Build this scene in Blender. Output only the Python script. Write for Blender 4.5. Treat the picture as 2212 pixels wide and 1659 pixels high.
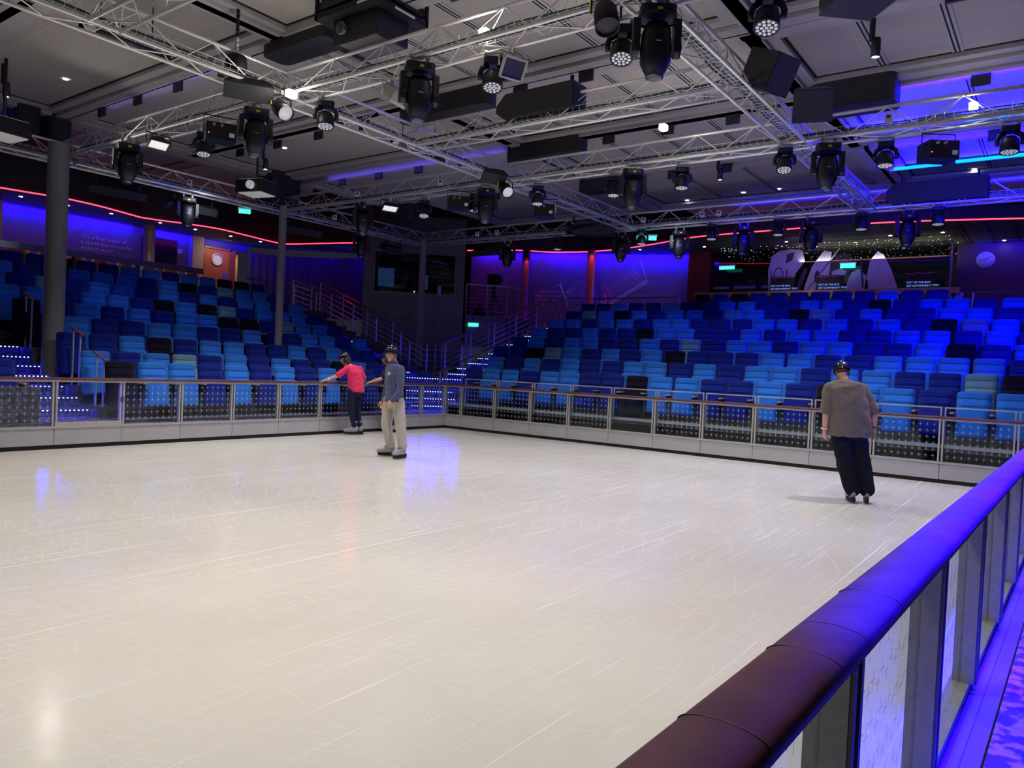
import bpy, bmesh, math, random
from mathutils import Vector, Matrix
random.seed(7)
for o in list(bpy.data.objects): bpy.data.objects.remove(o)
S = bpy.context.scene
COL = S.collection

# ------------------------------------------------------------ camera, view
cam_d = bpy.data.cameras.new('camera'); cam = bpy.data.objects.new('camera', cam_d); COL.objects.link(cam)
CR = Vector((0.591, -0.8054, 0.0463)); CU = Vector((-0.0103, 0.0498, 0.9987)); CF = Vector((0.8064, 0.5909, -0.0216))
CF.normalize(); CR = (CR - CF*CR.dot(CF)).normalized(); CU = CR.cross(CF)
mw = Matrix(((CR.x, CU.x, -CF.x, -13.792), (CR.y, CU.y, -CF.y, -12.096), (CR.z, CU.z, -CF.z, 1.53), (0, 0, 0, 1)))
cam.matrix_world = mw
cam_d.sensor_fit = 'HORIZONTAL'; cam_d.sensor_width = 36.0; cam_d.lens = 1632.5/2212*36.0
cam_d.clip_start = 0.02; cam_d.clip_end = 200
S.camera = cam
S.view_settings.view_transform = 'Standard'; S.view_settings.look = 'None'
S.view_settings.exposure = 0.0; S.view_settings.gamma = 1.0; S.view_settings.use_curve_mapping = False
w = bpy.data.worlds.new('world'); S.world = w; w.use_nodes = True
w.node_tree.nodes['Background'].inputs[0].default_value = (0.28, 0.28, 0.5, 1); w.node_tree.nodes['Background'].inputs[1].default_value = 0.05
S.cycles.use_denoising = True
S.cycles.max_bounces = 8; S.cycles.transparent_max_bounces = 24
S.cycles.sample_clamp_indirect = 4.0

# ------------------------------------------------------------ room lighting
def area(name, loc, to, sx, sy, power, col, spread=math.pi):
    l = bpy.data.lights.new(name, 'AREA'); l.shape = 'RECTANGLE'; l.size = sx; l.size_y = sy
    l.energy = power; l.color = col; l.spread = spread
    o = bpy.data.objects.new(name, l); COL.objects.link(o); o.location = loc
    o.rotation_euler = (Vector(to)-Vector(loc)).to_track_quat('-Z', 'Y').to_euler(); return o
def spot(name, loc, to, power, col, ang=100, blend=0.8, rad=0.06):
    l = bpy.data.lights.new(name, 'SPOT'); l.energy = power; l.color = col
    l.spot_size = math.radians(ang); l.spot_blend = blend; l.shadow_soft_size = rad
    o = bpy.data.objects.new(name, l); COL.objects.link(o); o.location = loc
    o.rotation_euler = (Vector(to)-Vector(loc)).to_track_quat('-Z', 'Y').to_euler(); return o
WARM = (1.0, 0.92, 0.79); WHITE = (1.0, 0.94, 0.90); BLUE = (0.007, 0.0, 1.0); REDL = (1.0, 0.03, 0.06)
# house floodlights clamped on the trusses, all aimed down at the ice
for i, (x, y, pw, c) in enumerate([(-12.0, -9.6, 330, WARM), (-12.0, -5.0, 330, WARM), (-9.6, -8.4, 330, WARM), (-9.4, -1.6, 300, WARM),
                                   (-6.4, -9.9, 260, WHITE), (-6.2, -4.6, 280, WHITE), (-6.0, -1.2, 240, WARM),
                                   (-3.0, -10.4, 300, WHITE), (-3.2, -6.6, 280, WHITE), (-3.2, -1.5, 220, WHITE), (-0.8, -4.3, 160, WHITE), (-0.8, -8.6, 200, WHITE)]):
    spot('house_light', (x, y, 5.0), (x, y, 0), pw*1.3, c, 125, 0.9, 0.12)
for x, y, tx, ty in [(-6.0, -.9, -6.0, 1.0), (-2.8, -.9, -2.6, 1.0), (-.9, -3.5, .8, -3.2), (-.9, -6.6, .9, -6.6), (-.9, -9.6, .9, -9.6)]: spot('house_light', (x, y, 4.9), (tx, ty, .8), 150, WHITE, 85, 1.0, 0.08)
# white work lights on top of the trusses grazing the tubes and the ceiling
for (x, y, z, tx, ty, tz, pw) in [(-7.15, -6.6, 5.32, -6.0, -9.0, 5.9, 60), (-7.6, -3.75, 4.95, -9.5, -3.2, 5.3, 60), (-3.1, -6.9, 5.35, -1.5, -8.5, 5.9, 60),
                          (-8.0, 1.6, 4.95, -7.5, -3, 5.2, 25), (-4.7, 1.2, 4.9, -2, 2.5, 4.9, 25)]:
    spot('work_light', (x, y, z), (tx, ty, tz), pw, (1, .96, .88), 150, 0.9, 0.04)
# blue wash from the right-hand side of the hall
for x, ln_, pw in ((-11.5, 1.6, 60), (-10.5, 1.6, 130), (-9.0, 2.2, 250), (-6.2, 3.4, 620), (-2.6, 3.0, 450)):      # added blue strips overhead, unseen, beam kept narrow to tint only near rail and kerb
    area('blue_rail_fill', (x, -12.03, 4.9), (x, -11.93, 0), ln_, .06, pw, BLUE, math.radians(9))
spot('blue_wash', (1.2, -13.0, 5.4), (5.5, -8.8, 2.2), 1300, BLUE, 80, 0.9, 0.08)
spot('blue_wash', (2.4, -6.5, 5.0), (5.5, -4.0, 2.2), 60, BLUE, 110, 1.0, 0.08)
spot('blue_wash', (-5.4, 3.0, 5.0), (-4.0, 6.0, 2.4), 26, BLUE, 120, 1.0, 0.08)
spot('tier_fill', (-4.4, 3.2, 5.0), (-3.6, 6.0, 2.4), 60, (.75, .82, 1), 130, 1.0, 0.08); spot('tier_fill', (2.2, -4.6, 5.0), (4.6, -4.0, 2.2), 60, (.7, .78, 1), 130, 1.0, 0.08)  # fill spots added for the upper rows, in place of bounced house light

# ------------------------------------------------------------ materials
MATS = {}
def mat(name, col=(.5, .5, .5), rough=.5, metal=0.0, em=None, es=0.0, noise=0.0, nscale=20.0, bump=0.0, bscale=80.0, coat=0.0, spec=0.5, alpha=1.0, col2=None, thresh=None, trans=0.0, sheen=0.0):
    if name in MATS: return MATS[name]
    m = bpy.data.materials.new(name); m.use_nodes = True; nt = m.node_tree; b = nt.nodes['Principled BSDF']
    b.inputs['Base Color'].default_value = (*col, 1); b.inputs['Roughness'].default_value = rough; b.inputs['Metallic'].default_value = metal
    b.inputs['Coat Weight'].default_value = coat; b.inputs['Specular IOR Level'].default_value = spec; b.inputs['Alpha'].default_value = alpha
    b.inputs['Transmission Weight'].default_value = trans; b.inputs['Sheen Weight'].default_value = sheen
    if em: b.inputs['Emission Color'].default_value = (*em, 1); b.inputs['Emission Strength'].default_value = es
    tc = nt.nodes.new('ShaderNodeTexCoord')
    if noise or col2:
        n = nt.nodes.new('ShaderNodeTexNoise'); n.inputs['Scale'].default_value = nscale; n.inputs['Detail'].default_value = 4
        nt.links.new(tc.outputs['Object'], n.inputs['Vector'])
        r = nt.nodes.new('ShaderNodeValToRGB'); e = r.color_ramp.elements
        if col2:
            e[0].color = (*col, 1); e[1].color = (*col2, 1)
            e[0].position, e[1].position = thresh or (.4, .6)
        else:
            e[0].position = .3; e[1].position = .7
            e[0].color = tuple(max(0, c*(1-noise)) for c in col)+(1,); e[1].color = tuple(min(1, c*(1+noise)) for c in col)+(1,)
        nt.links.new(n.outputs['Fac'], r.inputs['Fac']); nt.links.new(r.outputs['Color'], b.inputs['Base Color'])
    if bump:
        n2 = nt.nodes.new('ShaderNodeTexNoise'); n2.inputs['Scale'].default_value = bscale; n2.inputs['Detail'].default_value = 3
        nt.links.new(tc.outputs['Object'], n2.inputs['Vector'])
        bp = nt.nodes.new('ShaderNodeBump'); bp.inputs['Strength'].default_value = bump; bp.inputs['Distance'].default_value = .01
        nt.links.new(n2.outputs['Fac'], bp.inputs['Height']); nt.links.new(bp.outputs['Normal'], b.inputs['Normal'])
    MATS[name] = m; return m
def glassmat(name, tint=(.9, .95, 1), a=.1, rough=.05):
    if name in MATS: return MATS[name]
    m = bpy.data.materials.new(name); m.use_nodes = True; nt = m.node_tree
    for n in list(nt.nodes): nt.nodes.remove(n)
    out = nt.nodes.new('ShaderNodeOutputMaterial'); mx = nt.nodes.new('ShaderNodeMixShader'); tr = nt.nodes.new('ShaderNodeBsdfTransparent')
    gl = nt.nodes.new('ShaderNodeBsdfGlossy'); gl.inputs['Roughness'].default_value = rough; lw = nt.nodes.new('ShaderNodeLayerWeight')
    tr.inputs['Color'].default_value = (*tint, 1); pw = nt.nodes.new('ShaderNodeMath'); pw.operation = 'POWER'; pw.inputs[1].default_value = 5.0; nt.links.new(lw.outputs['Facing'], pw.inputs[0])
    ma = nt.nodes.new('ShaderNodeMath'); ma.operation = 'MULTIPLY_ADD'; ma.inputs[1].default_value = .45; ma.inputs[2].default_value = a*.3; nt.links.new(pw.outputs[0], ma.inputs[0])
    nt.links.new(ma.outputs[0], mx.inputs[0]); nt.links.new(tr.outputs[0], mx.inputs[1]); nt.links.new(gl.outputs[0], mx.inputs[2]); nt.links.new(mx.outputs[0], out.inputs[0])
    MATS[name] = m; return m

def ice_material():
    m = bpy.data.materials.new('rink_ice'); m.use_nodes = True; nt = m.node_tree; N = nt.nodes; L = nt.links; b = N['Principled BSDF']
    tc = N.new('ShaderNodeTexCoord')
    def mapping(rot, sc, loc=(0, 0, 0)):
        mp = N.new('ShaderNodeMapping'); mp.inputs['Rotation'].default_value = (0, 0, math.radians(rot)); mp.inputs['Scale'].default_value = sc; mp.inputs['Location'].default_value = loc
        L.new(tc.outputs['Object'], mp.inputs['Vector']); return mp
    def mth(op, a, b_=None, c=None):
        n = N.new('ShaderNodeMath'); n.operation = op
        for i, v in enumerate((a, b_, c)):
            if v is None: continue
            if isinstance(v, (int, float)): n.inputs[i].default_value = v
            else: L.new(v, n.inputs[i])
        return n.outputs[0]
    total = None
    # long straight skate cuts: strongly stretched noise, thresholded to hairlines
    for rot, sc, lo, k in [(28, (.30, 48, 1), .66, .75), (-24, (.5, 50, 1), .665, .6), (-62, (.45, 46, 1), .67, .5), (78, (.5, 52, 1), .67, .45), (5, (.22, 60, 1), .655, .8), (-8, (.9, 80, 1), .665, .4), (40, (.6, 70, 1), .665, .5), (14, (1.2, 120, 1), .65, .3)]:
        mp = mapping(rot, sc); nz = N.new('ShaderNodeTexNoise'); nz.inputs['Scale'].default_value = 1.0; nz.inputs['Detail'].default_value = 2; nz.inputs['Distortion'].default_value = .9
        L.new(mp.outputs[0], nz.inputs['Vector'])
        v = mth('MULTIPLY', mth('SMOOTH_MIN', mth('MAXIMUM', mth('MULTIPLY', mth('SUBTRACT', nz.outputs['Fac'], lo+.015), 10), 0), 1, .1), k)
        total = v if total is None else mth('MAXIMUM', total, v)
    # curved cuts: distorted rings around several centres
    for (cx, cy, sc, dist) in [(7.5, 6.0, 2.1, 1.2), (4.0, 9.5, 2.7, 1.6), (10.5, 3.0, 1.9, 1.0), (2.5, 5.0, 2.9, 1.5), (3.0, 9.0, 3.6, 1.1)]:
        mp = mapping(0, (1, 1, 1), (cx, cy, 0)); wv = N.new('ShaderNodeTexWave'); wv.wave_type = 'RINGS'; wv.rings_direction = 'Z'
        wv.inputs['Scale'].default_value = sc; wv.inputs['Distortion'].default_value = dist*6; wv.inputs['Detail'].default_value = 1; wv.inputs['Detail Scale'].default_value = .4
        L.new(mp.outputs[0], wv.inputs['Vector'])
        mk = N.new('ShaderNodeTexNoise'); mk.inputs['Scale'].default_value = 1.1+sc*.3; L.new(mp.outputs[0], mk.inputs['Vector'])
        line = mth('MAXIMUM', mth('MULTIPLY', mth('SUBTRACT', wv.outputs['Fac'], .9985), 500), 0)
        v = mth('MULTIPLY', mth('MINIMUM', line, 1), mth('MULTIPLY', mth('GREATER_THAN', mk.outputs['Fac'], .53), .6))
        total = mth('MAXIMUM', total, v)
    # small chips of snow
    vo = N.new('ShaderNodeTexVoronoi'); vo.inputs['Scale'].default_value = 5.5; L.new(tc.outputs['Object'], vo.inputs['Vector'])
    chips = mth('MINIMUM', mth('MAXIMUM', mth('MULTIPLY', mth('SUBTRACT', .045, vo.outputs['Distance']), 40), 0), 1)
    total = mth('MAXIMUM', total, mth('MULTIPLY', chips, .6))
    cl = N.new('ShaderNodeTexNoise'); cl.inputs['Scale'].default_value = .55; cl.inputs['Detail'].default_value = 5; L.new(tc.outputs['Object'], cl.inputs['Vector'])
    r = N.new('ShaderNodeValToRGB'); r.color_ramp.elements[0].color = (.69, .675, .625, 1); r.color_ramp.elements[1].color = (.76, .745, .70, 1); r.color_ramp.elements[0].position = .35; r.color_ramp.elements[1].position = .65
    L.new(cl.outputs['Fac'], r.inputs['Fac'])
    mx = N.new('ShaderNodeMixRGB'); L.new(total, mx.inputs['Fac']); L.new(r.outputs['Color'], mx.inputs['Color1']); mx.inputs['Color2'].default_value = (.97, .97, .96, 1)
    L.new(mx.outputs[0], b.inputs['Base Color'])
    fine = N.new('ShaderNodeTexNoise'); fine.inputs['Scale'].default_value = 9; fine.inputs['Detail'].default_value = 6
    mp = mapping(10, (1, 3.5, 1)); L.new(mp.outputs[0], fine.inputs['Vector'])
    h = mth('ADD', mth('MULTIPLY', fine.outputs['Fac'], .35), mth('MULTIPLY', total, .5))
    bp = N.new('ShaderNodeBump'); bp.inputs['Strength'].default_value = .3; bp.inputs['Distance'].default_value = .004; L.new(h, bp.inputs['Height']); L.new(bp.outputs[0], b.inputs['Normal'])
    rr = mth('ADD', .16, mth('MULTIPLY', total, .5)); L.new(rr, b.inputs['Roughness'])
    b.inputs['IOR'].default_value = 1.31
    return m

# ------------------------------------------------------------ mesh helpers
def frame_from(d, up=(0, 0, 1)):
    d = Vector(d).normalized(); u = Vector(up)
    if abs(d.dot(u)) > .98: u = Vector((1, 0, 0))
    s = d.cross(u).normalized(); return s, s.cross(d).normalized(), d
class MB:
    def __init__(s): s.v = []; s.f = []; s.mi = []; s.sm = []; s.mats = []
    def m(s, mt):
        if mt not in s.mats: s.mats.append(mt)
        return s.mats.index(mt)
    def add(s, vs, fs, mt, smooth=False):
        o = len(s.v); s.v += [tuple(v) for v in vs]; i = s.m(mt)
        for f in fs: s.f.append([o+a for a in f]); s.mi.append(i); s.sm.append(smooth)
        return s
    def box(s, lo, hi, mt, mx=None):
        x0, y0, z0 = lo; x1, y1, z1 = hi
        vs = [Vector(p) for p in ((x0, y0, z0), (x1, y0, z0), (x1, y1, z0), (x0, y1, z0), (x0, y0, z1), (x1, y0, z1), (x1, y1, z1), (x0, y1, z1))]
        if mx is not None: vs = [mx @ v for v in vs]
        return s.add(vs, [(0, 3, 2, 1), (4, 5, 6, 7), (0, 1, 5, 4), (1, 2, 6, 5), (2, 3, 7, 6), (3, 0, 4, 7)], mt)
    def bar(s, a, b, w_, h_, mt, up=(0, 0, 1)):
        a = Vector(a); b = Vector(b); sd, u, d = frame_from(b-a, up)
        vs = [p+sd*x*w_/2+u*y*h_/2 for p in (a, b) for x, y in ((-1, -1), (1, -1), (1, 1), (-1, 1))]
        return s.add(vs, [(0, 1, 2, 3), (7, 6, 5, 4), (0, 4, 5, 1), (1, 5, 6, 2), (2, 6, 7, 3), (3, 7, 4, 0)], mt)
    def tube(s, pts, r, mt, n=8, cap=True, r2=None):
        pts = [Vector(p) for p in pts]; k = len(pts); vs = []
        rs = r if isinstance(r, (list, tuple)) else [r]*k
        pu = None
        for i, p in enumerate(pts):
            d = (pts[min(i+1, k-1)]-pts[max(i-1, 0)])
            if d.length < 1e-9: d = Vector((0, 0, 1))
            d.normalize()
            if pu is None: sd, u, _ = frame_from(d)
            else:
                u = (pu-d*pu.dot(d)); u = u.normalized() if u.length > 1e-6 else frame_from(d)[1]; sd = u.cross(d)*-1
                sd = d.cross(u).normalized()
            pu = u
            for j in range(n):
                a = 2*math.pi*j/n; vs.append(p+sd*math.cos(a)*rs[i]+u*math.sin(a)*rs[i]*(r2 or 1))
        fs = [(i*n+j, i*n+(j+1) % n, (i+1)*n+(j+1) % n, (i+1)*n+j) for i in range(k-1) for j in range(n)]
        s.add(vs, fs, mt, True)
        if cap: o = len(s.v)-len(vs); s.f += [[o+j for j in range(n)][::-1], [o+(k-1)*n+j for j in range(n)]]; s.mi += [s.m(mt)]*2; s.sm += [False]*2
        return s
    def lathe(s, c, prof, mt, n=20, axis=(0, 0, 1), smooth=True):
        sd, u, d = frame_from(axis); c = Vector(c); vs = []; k = len(prof)
        for r_, z in prof:
            for j in range(n):
                a = 2*math.pi*j/n; vs.append(c+d*z+sd*math.cos(a)*r_+u*math.sin(a)*r_)
        return s.add(vs, [(i*n+j, i*n+(j+1) % n, (i+1)*n+(j+1) % n, (i+1)*n+j) for i in range(k-1) for j in range(n)], mt, smooth)
    def prism(s, poly, z0, z1, mt, mx=None, smooth=False):
        n = len(poly); vs = [Vector((x, y, z0)) for x, y in poly]+[Vector((x, y, z1)) for x, y in poly]
        if mx is not None: vs = [mx @ v for v in vs]
        s.add(vs, [tuple(range(n))[::-1], tuple(range(n, 2*n))], mt)
        return s.add(vs, [(i, (i+1) % n, n+(i+1) % n, n+i) for i in range(n)], mt, smooth)
    def rbox(s, lo, hi, r, mt, mx=None, seg=3):
        # box with its vertical edges rounded and slightly chamfered ends
        x0, y0, z0 = lo; x1, y1, z1 = hi; poly = []
        for cx, cy, a0 in ((x1-r, y1-r, 0), (x0+r, y1-r, 90), (x0+r, y0+r, 180), (x1-r, y0+r, 270)):
            for k in range(seg+1):
                a = math.radians(a0+90*k/seg); poly.append((cx+r*math.cos(a), cy+r*math.sin(a)))
        return s.prism(poly, z0, z1, mt, mx)
    def pillow(s, w_, h_, t, cr, creases, mt, mx, nx=8, nz=14, edge=.03):
        # padded slab in the xz plane: front bulges to -y, sewn creases at the given heights
        vs = []; zs = [h_*j/nz for j in range(nz+1)]
        def hw(z):
            q = 0
            if z > h_-cr: q = z-(h_-cr)
            elif z < cr*.5: q = (cr*.5-z)
            return w_/2-(cr-math.sqrt(max(0, cr*cr-q*q)))
        def dep(z, uu):
            e = min(1, min(z, h_-z)/edge); e = math.sqrt(max(0, 1-(1-e)**2)); g = abs(uu); e2 = 1-max(0, (g-.82)/.18)**2*.75
            d = t*(.35+.65*e)*e2
            for c in creases: d -= .022*max(0, 1-abs(z-c)/.014)
            return d
        zs = sorted(set([round(z, 4) for z in zs]+[round(c+dc, 4) for c in creases for dc in (-.014, 0, .014)]+[.01, .03, h_-.01, h_-.03])); m_ = len(zs)
        for z in zs:
            for i in range(nx+1):
                uu = -1+2*i/nx; vs.append(mx @ Vector((uu*hw(z), -dep(z, uu), z)))
        for z in zs:
            for i in range(nx+1):
                uu = -1+2*i/nx; vs.append(mx @ Vector((uu*hw(z), 0.0, z)))
        W_ = nx+1; o = m_*W_; fs = []
        for j in range(m_-1):
            for i in range(nx):
                a = j*W_+i; fs.append((a, a+1, a+W_+1, a+W_)); fs.append((o+a+W_, o+a+W_+1, o+a+1, o+a))
            for i, q in ((0, 1), (nx, 0)):
                a = j*W_+i; fs.append((a, a+W_, o+a+W_, o+a) if q else (o+a, o+a+W_, a+W_, a))
        for i in range(nx):
            a = i; fs.append((o+a, o+a+1, a+1, a)); a = (m_-1)*W_+i; fs.append((a, a+1, o+a+1, o+a))
        return s.add(vs, fs, mt, True)
    def mesh(s, name):
        me = bpy.data.meshes.new(name); me.from_pydata(s.v, [], s.f)
        for m_ in s.mats: me.materials.append(m_)
        me.polygons.foreach_set('material_index', s.mi); me.polygons.foreach_set('use_smooth', s.sm); me.update()
        return me
    def build(s, name, parent=None, loc=None):
        o = bpy.data.objects.new(name, s.mesh(name)); COL.objects.link(o)
        if parent: o.parent = parent
        if loc: o.location = loc
        return o
def tag(o, label=None, cat=None, group=None, kind=None):
    if label: o['label'] = label
    if cat: o['category'] = cat
    if group: o['group'] = group
    if kind: o['kind'] = kind
    return o
def empty(name, loc, label, cat, rz=0, group=None):
    o = bpy.data.objects.new(name, None); COL.objects.link(o); o.location = loc; o.rotation_euler = (0, 0, rz); o.empty_display_size = .1
    return tag(o, label, cat, group)
def struct(mb, name, label=None): return tag(mb.build(name), label, None, None, 'structure')
def child(name, me, parent, loc=(0, 0, 0), rot=(0, 0, 0)):
    o = bpy.data.objects.new(name, me); COL.objects.link(o); o.parent = parent; o.location = loc; o.rotation_euler = rot; return o
def copy_tree(o, parent=None):
    c = o.copy(); COL.objects.link(c)
    if parent: c.parent = parent
    for ch in list(o.children): copy_tree(ch, c)
    return c
def text_obj(name, body, size, mt, mx, parent=None, ext=.002, align='LEFT', spacing=1.0):
    cu = bpy.data.curves.new(name, 'FONT'); cu.body = body; cu.size = size; cu.extrude = ext; cu.align_x = align; cu.space_line = spacing
    t = bpy.data.objects.new(name, cu); COL.objects.link(t); bpy.context.view_layer.update()
    me = bpy.data.meshes.new_from_object(t.evaluated_get(bpy.context.evaluated_depsgraph_get())); bpy.data.objects.remove(t)
    me.materials.clear(); me.materials.append(mt); me.transform(mx)
    o = bpy.data.objects.new(name, me); COL.objects.link(o)
    if parent: o.parent = parent
    return o
def wallmx(p, right, up=(0, 0, 1)):
    r_ = Vector(right).normalized(); u_ = Vector(up); n_ = r_.cross(u_); p = Vector(p)
    return Matrix(((r_.x, u_.x, n_.x, p.x), (r_.y, u_.y, n_.y, p.y), (r_.z, u_.z, n_.z, p.z), (0, 0, 0, 1)))

# ------------------------------------------------------------ shared materials
M_steel = mat('brushed_steel', (.50, .485, .45), .42, .45, noise=.08, nscale=30)
M_alu = mat('truss_aluminium', (.92, .91, .88), .38, .5, noise=.05, nscale=12)
M_dsteel = mat('dark_steel', (.16, .15, .16), .4, .8, noise=.1)
M_black = mat('black_housing', (.006, .006, .007), .42, bump=.15, bscale=300, noise=.2)
M_blackm = mat('matt_black', (.005, .005, .006), .7, noise=.2)
M_panel = mat('speaker_grille', (.018, .018, .019), .55, bump=.5, bscale=500, noise=.25, nscale=200)
M_wood = mat('rail_mahogany', (.095, .03, .04), .55, noise=.25, nscale=9, spec=.35)
M_white = mat('kick_board_white', (.40, .40, .41), .10, noise=.04, nscale=2, coat=.3)
M_score = mat('score_mark', (.16, .12, .14), .5, noise=.05)
M_frost = mat('printed_cross', (.8, .84, .9), .5, noise=.05)
M_glass = glassmat('clear_glass')
M_dglass = glassmat('booth_glass', (.5, .55, .6), rough=.02)
M_carpet = mat('patterned_carpet', (.035, .028, .05), .95, col2=(.22, .17, .22), nscale=16, thresh=(.47, .55), bump=.4, bscale=200)
M_carpet2 = mat('tier_carpet', (.045, .042, .06), .95, col2=(.12, .11, .15), nscale=14, thresh=(.45, .6))
M_dark = mat('dark_wall_paint', (.035, .03, .045), .6, noise=.1, nscale=3)
M_ceil = mat('ceiling_panel', (.145, .132, .125), .85, noise=.07, nscale=60)
M_ceilf = mat('ceiling_moulding', (.40, .38, .385), .6, noise=.05, nscale=5)
M_void = mat('ceiling_void', (.008, .008, .010), .9, noise=.2)
M_bulk = mat('bulkhead_grey', (.022, .021, .022), .6, noise=.12)
M_bluewall = mat('mural_wall', (.22, .2, .30), .45, noise=.15, nscale=.8)
M_woodwall = mat('cherry_panel', (.30, .075, .03), .35, noise=.25, nscale=3)
M_red = mat('led_red', (1, .05, .08), em=(1, .03, .06), es=6)
M_bluel = mat('led_blue', (.1, .1, 1), em=(.05, .12, 1), es=30)
M_bluew = mat('led_blue_bright', (.5, .7, 1), em=(.25, .45, 1), es=9)
M_cyan = mat('led_cyan', (.1, .7, 1), em=(.0, .42, 1), es=1.6)
M_lamp = mat('lamp_white', (1, 1, 1), em=(1, .95, .88), es=30)
M_lens = mat('lens_glow', (.8, .8, .85), .2, em=(.8, .83, 1), es=.26)
M_yel = mat('yellow_sticker', (.8, .75, .05), .5, noise=.03)
M_wsticker = mat('white_sticker', (.8, .8, .8), .5, noise=.03)
M_exit = mat('exit_green', (.1, .8, .6), em=(.06, .85, .62), es=1.6)
M_pcol = mat('pillar_paint', (.17, .165, .19), .38, noise=.05, nscale=4)
# ============================================================ ICE AND BOARDS
ORD = ['first', 'second', 'third', 'fourth', 'fifth', 'sixth', 'seventh', 'eighth', 'ninth', 'tenth', 'eleventh', 'twelfth', 'thirteenth', 'fourteenth', 'fifteenth', 'sixteenth',
       'seventeenth', 'eighteenth', 'nineteenth', 'twentieth', 'twenty-first', 'twenty-second', 'twenty-third', 'twenty-fourth', 'twenty-fifth']
M_ice = ice_material()
CS = -.0222                                        # the near board runs very slightly askew
def cy(x): return -11.75+CS*(x+13)
b = MB(); b.add([(-24, 0.03, 0), (-24, cy(-24)-.03, 0), (0.03, cy(0)-.03, 0), (0.03, 0.03, 0)], [(0, 1, 2, 3)], M_ice)
tag(b.build('ice_sheet'), None, None, None, 'structure').name = 'floor'
def cross_glass():
    """clear glass with a printed grid of small crosses, laid out in the pane's own x and z"""
    m = glassmat('crossed_glass'); nt = m.node_tree; N = nt.nodes; L = nt.links
    tc = N.new('ShaderNodeTexCoord'); sp = N.new('ShaderNodeSeparateXYZ'); L.new(tc.outputs['Object'], sp.inputs[0])
    def mth(op, a, b_=None):
        n = N.new('ShaderNodeMath'); n.operation = op
        for i, v in enumerate((a, b_)):
            if v is None: continue
            if isinstance(v, (int, float)): n.inputs[i].default_value = v
            else: L.new(v, n.inputs[i])
        return n.outputs[0]
    u = mth('ABSOLUTE', mth('SUBTRACT', mth('FRACT', mth('DIVIDE', mth('SUBTRACT', sp.outputs['X'], .048), .1)), .5))
    v = mth('ABSOLUTE', mth('SUBTRACT', mth('FRACT', mth('DIVIDE', mth('ADD', sp.outputs['Z'], .017), .1)), .5))
    arm1 = mth('MULTIPLY', mth('LESS_THAN', u, .24), mth('LESS_THAN', v, .026)); arm2 = mth('MULTIPLY', mth('LESS_THAN', v, .27), mth('LESS_THAN', u, .026))
    msk = mth('MULTIPLY', mth('MAXIMUM', arm1, arm2), mth('LESS_THAN', sp.outputs['Z'], .97))
    df = N.new('ShaderNodeBsdfDiffuse'); df.inputs['Color'].default_value = (.75, .78, .85, 1); mx = N.new('ShaderNodeMixShader')
    out = [n for n in N if n.type == 'OUTPUT_MATERIAL'][0]; src = out.inputs[0].links[0].from_socket
    L.new(mth('MULTIPLY', msk, .36), mx.inputs[0]); L.new(src, mx.inputs[1]); L.new(df.outputs[0], mx.inputs[2]); L.new(mx.outputs[0], out.inputs[0])
    return m
M_cglass = cross_glass()
def board_panel(org, rz, wd, label, group, gate=False, cross=True, base=0.0, deep=.055):
    root = empty('rink_gate' if gate else 'rink_board_panel', org, label, 'rink boards', rz, group)
    bh = 1.018
    k = MB(); k.box((.004, 0, .065), (wd-.004, .022, .312), M_white); k.build('kick_board', root)
    zb = .345 if not gate else .40
    k = MB(); k.box((0, -.012, .312), (wd, .06, zb), M_steel); k.build('sill_rail', root)
    k = MB(); k.box((0, .02, 0), (wd, .07, .065), M_blackm); k.build('rubber_base', root)
    for xx in (.012, wd-.038):
        k = MB(); k.box((xx, -.002, zb), (xx+.026, deep, bh), M_steel); k.box((xx+.003, deep, zb), (xx+.023, deep+.008, bh), M_dsteel); k.build('post', root)
    k = MB(); k.box((.038, .018, zb), (wd-.038, .028, bh-.004), M_cglass if cross and not gate else M_glass); g = k.build('glass_pane', root)
    if gate: k = MB(); k.rbox((wd-.03, -.03, .70), (wd+.02, .0, .78), .01, M_dsteel); k.build('latch', root)
    return root
endsA = [0, .807, 1.80, 2.79, 3.783, 4.775, 5.767, 6.76, 7.752, 8.744, 9.736, 10.73, 11.72, 12.71]
for i in range(len(endsA)-1):
    s0, s1 = endsA[i], endsA[i+1]; gt = i == 8
    board_panel((-s1, 0, 0), 0, s1-s0, ('glass gate with raised sill and plain pane, ninth unit of left boards from far corner' if gt else
                'glass board panel of the left boards, %s from the far rink corner' % ORD[i]), 'glass panels of the left boards', gt)
endsB = [0, .502]+[.502+1.002*i for i in range(1, 12)]+[12.03]
for i in range(len(endsB)-1):
    s0, s1 = endsB[i], endsB[i+1]
    board_panel((0, -s0, 0), -math.pi/2, s1-s0, ('glass board panel of the right boards with a plain uncrossed pane' if i == 5 else
                'glass board panel of the right boards, %s from the far rink corner' % ORD[i]), 'glass panels of the right boards', False, i != 5)
aC = math.atan(CS)
joC = [-14.37, -13.33, -12.293, -11.246, -10.205, -9.17, -8.14, -7.11, -6.08, -5.05, -4.02, -2.99, -1.96, -.93]
for i in range(len(joC)-1):
    x0, x1 = joC[i], joC[i+1]
    board_panel((x1, cy(x1)+.03, 0), math.pi+aC, (x1-x0)/math.cos(aC), 'glass board panel of the near boards under the blue-lit rail, %s from the left' % ORD[i], 'glass panels of the near boards', deep=.075)
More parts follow.
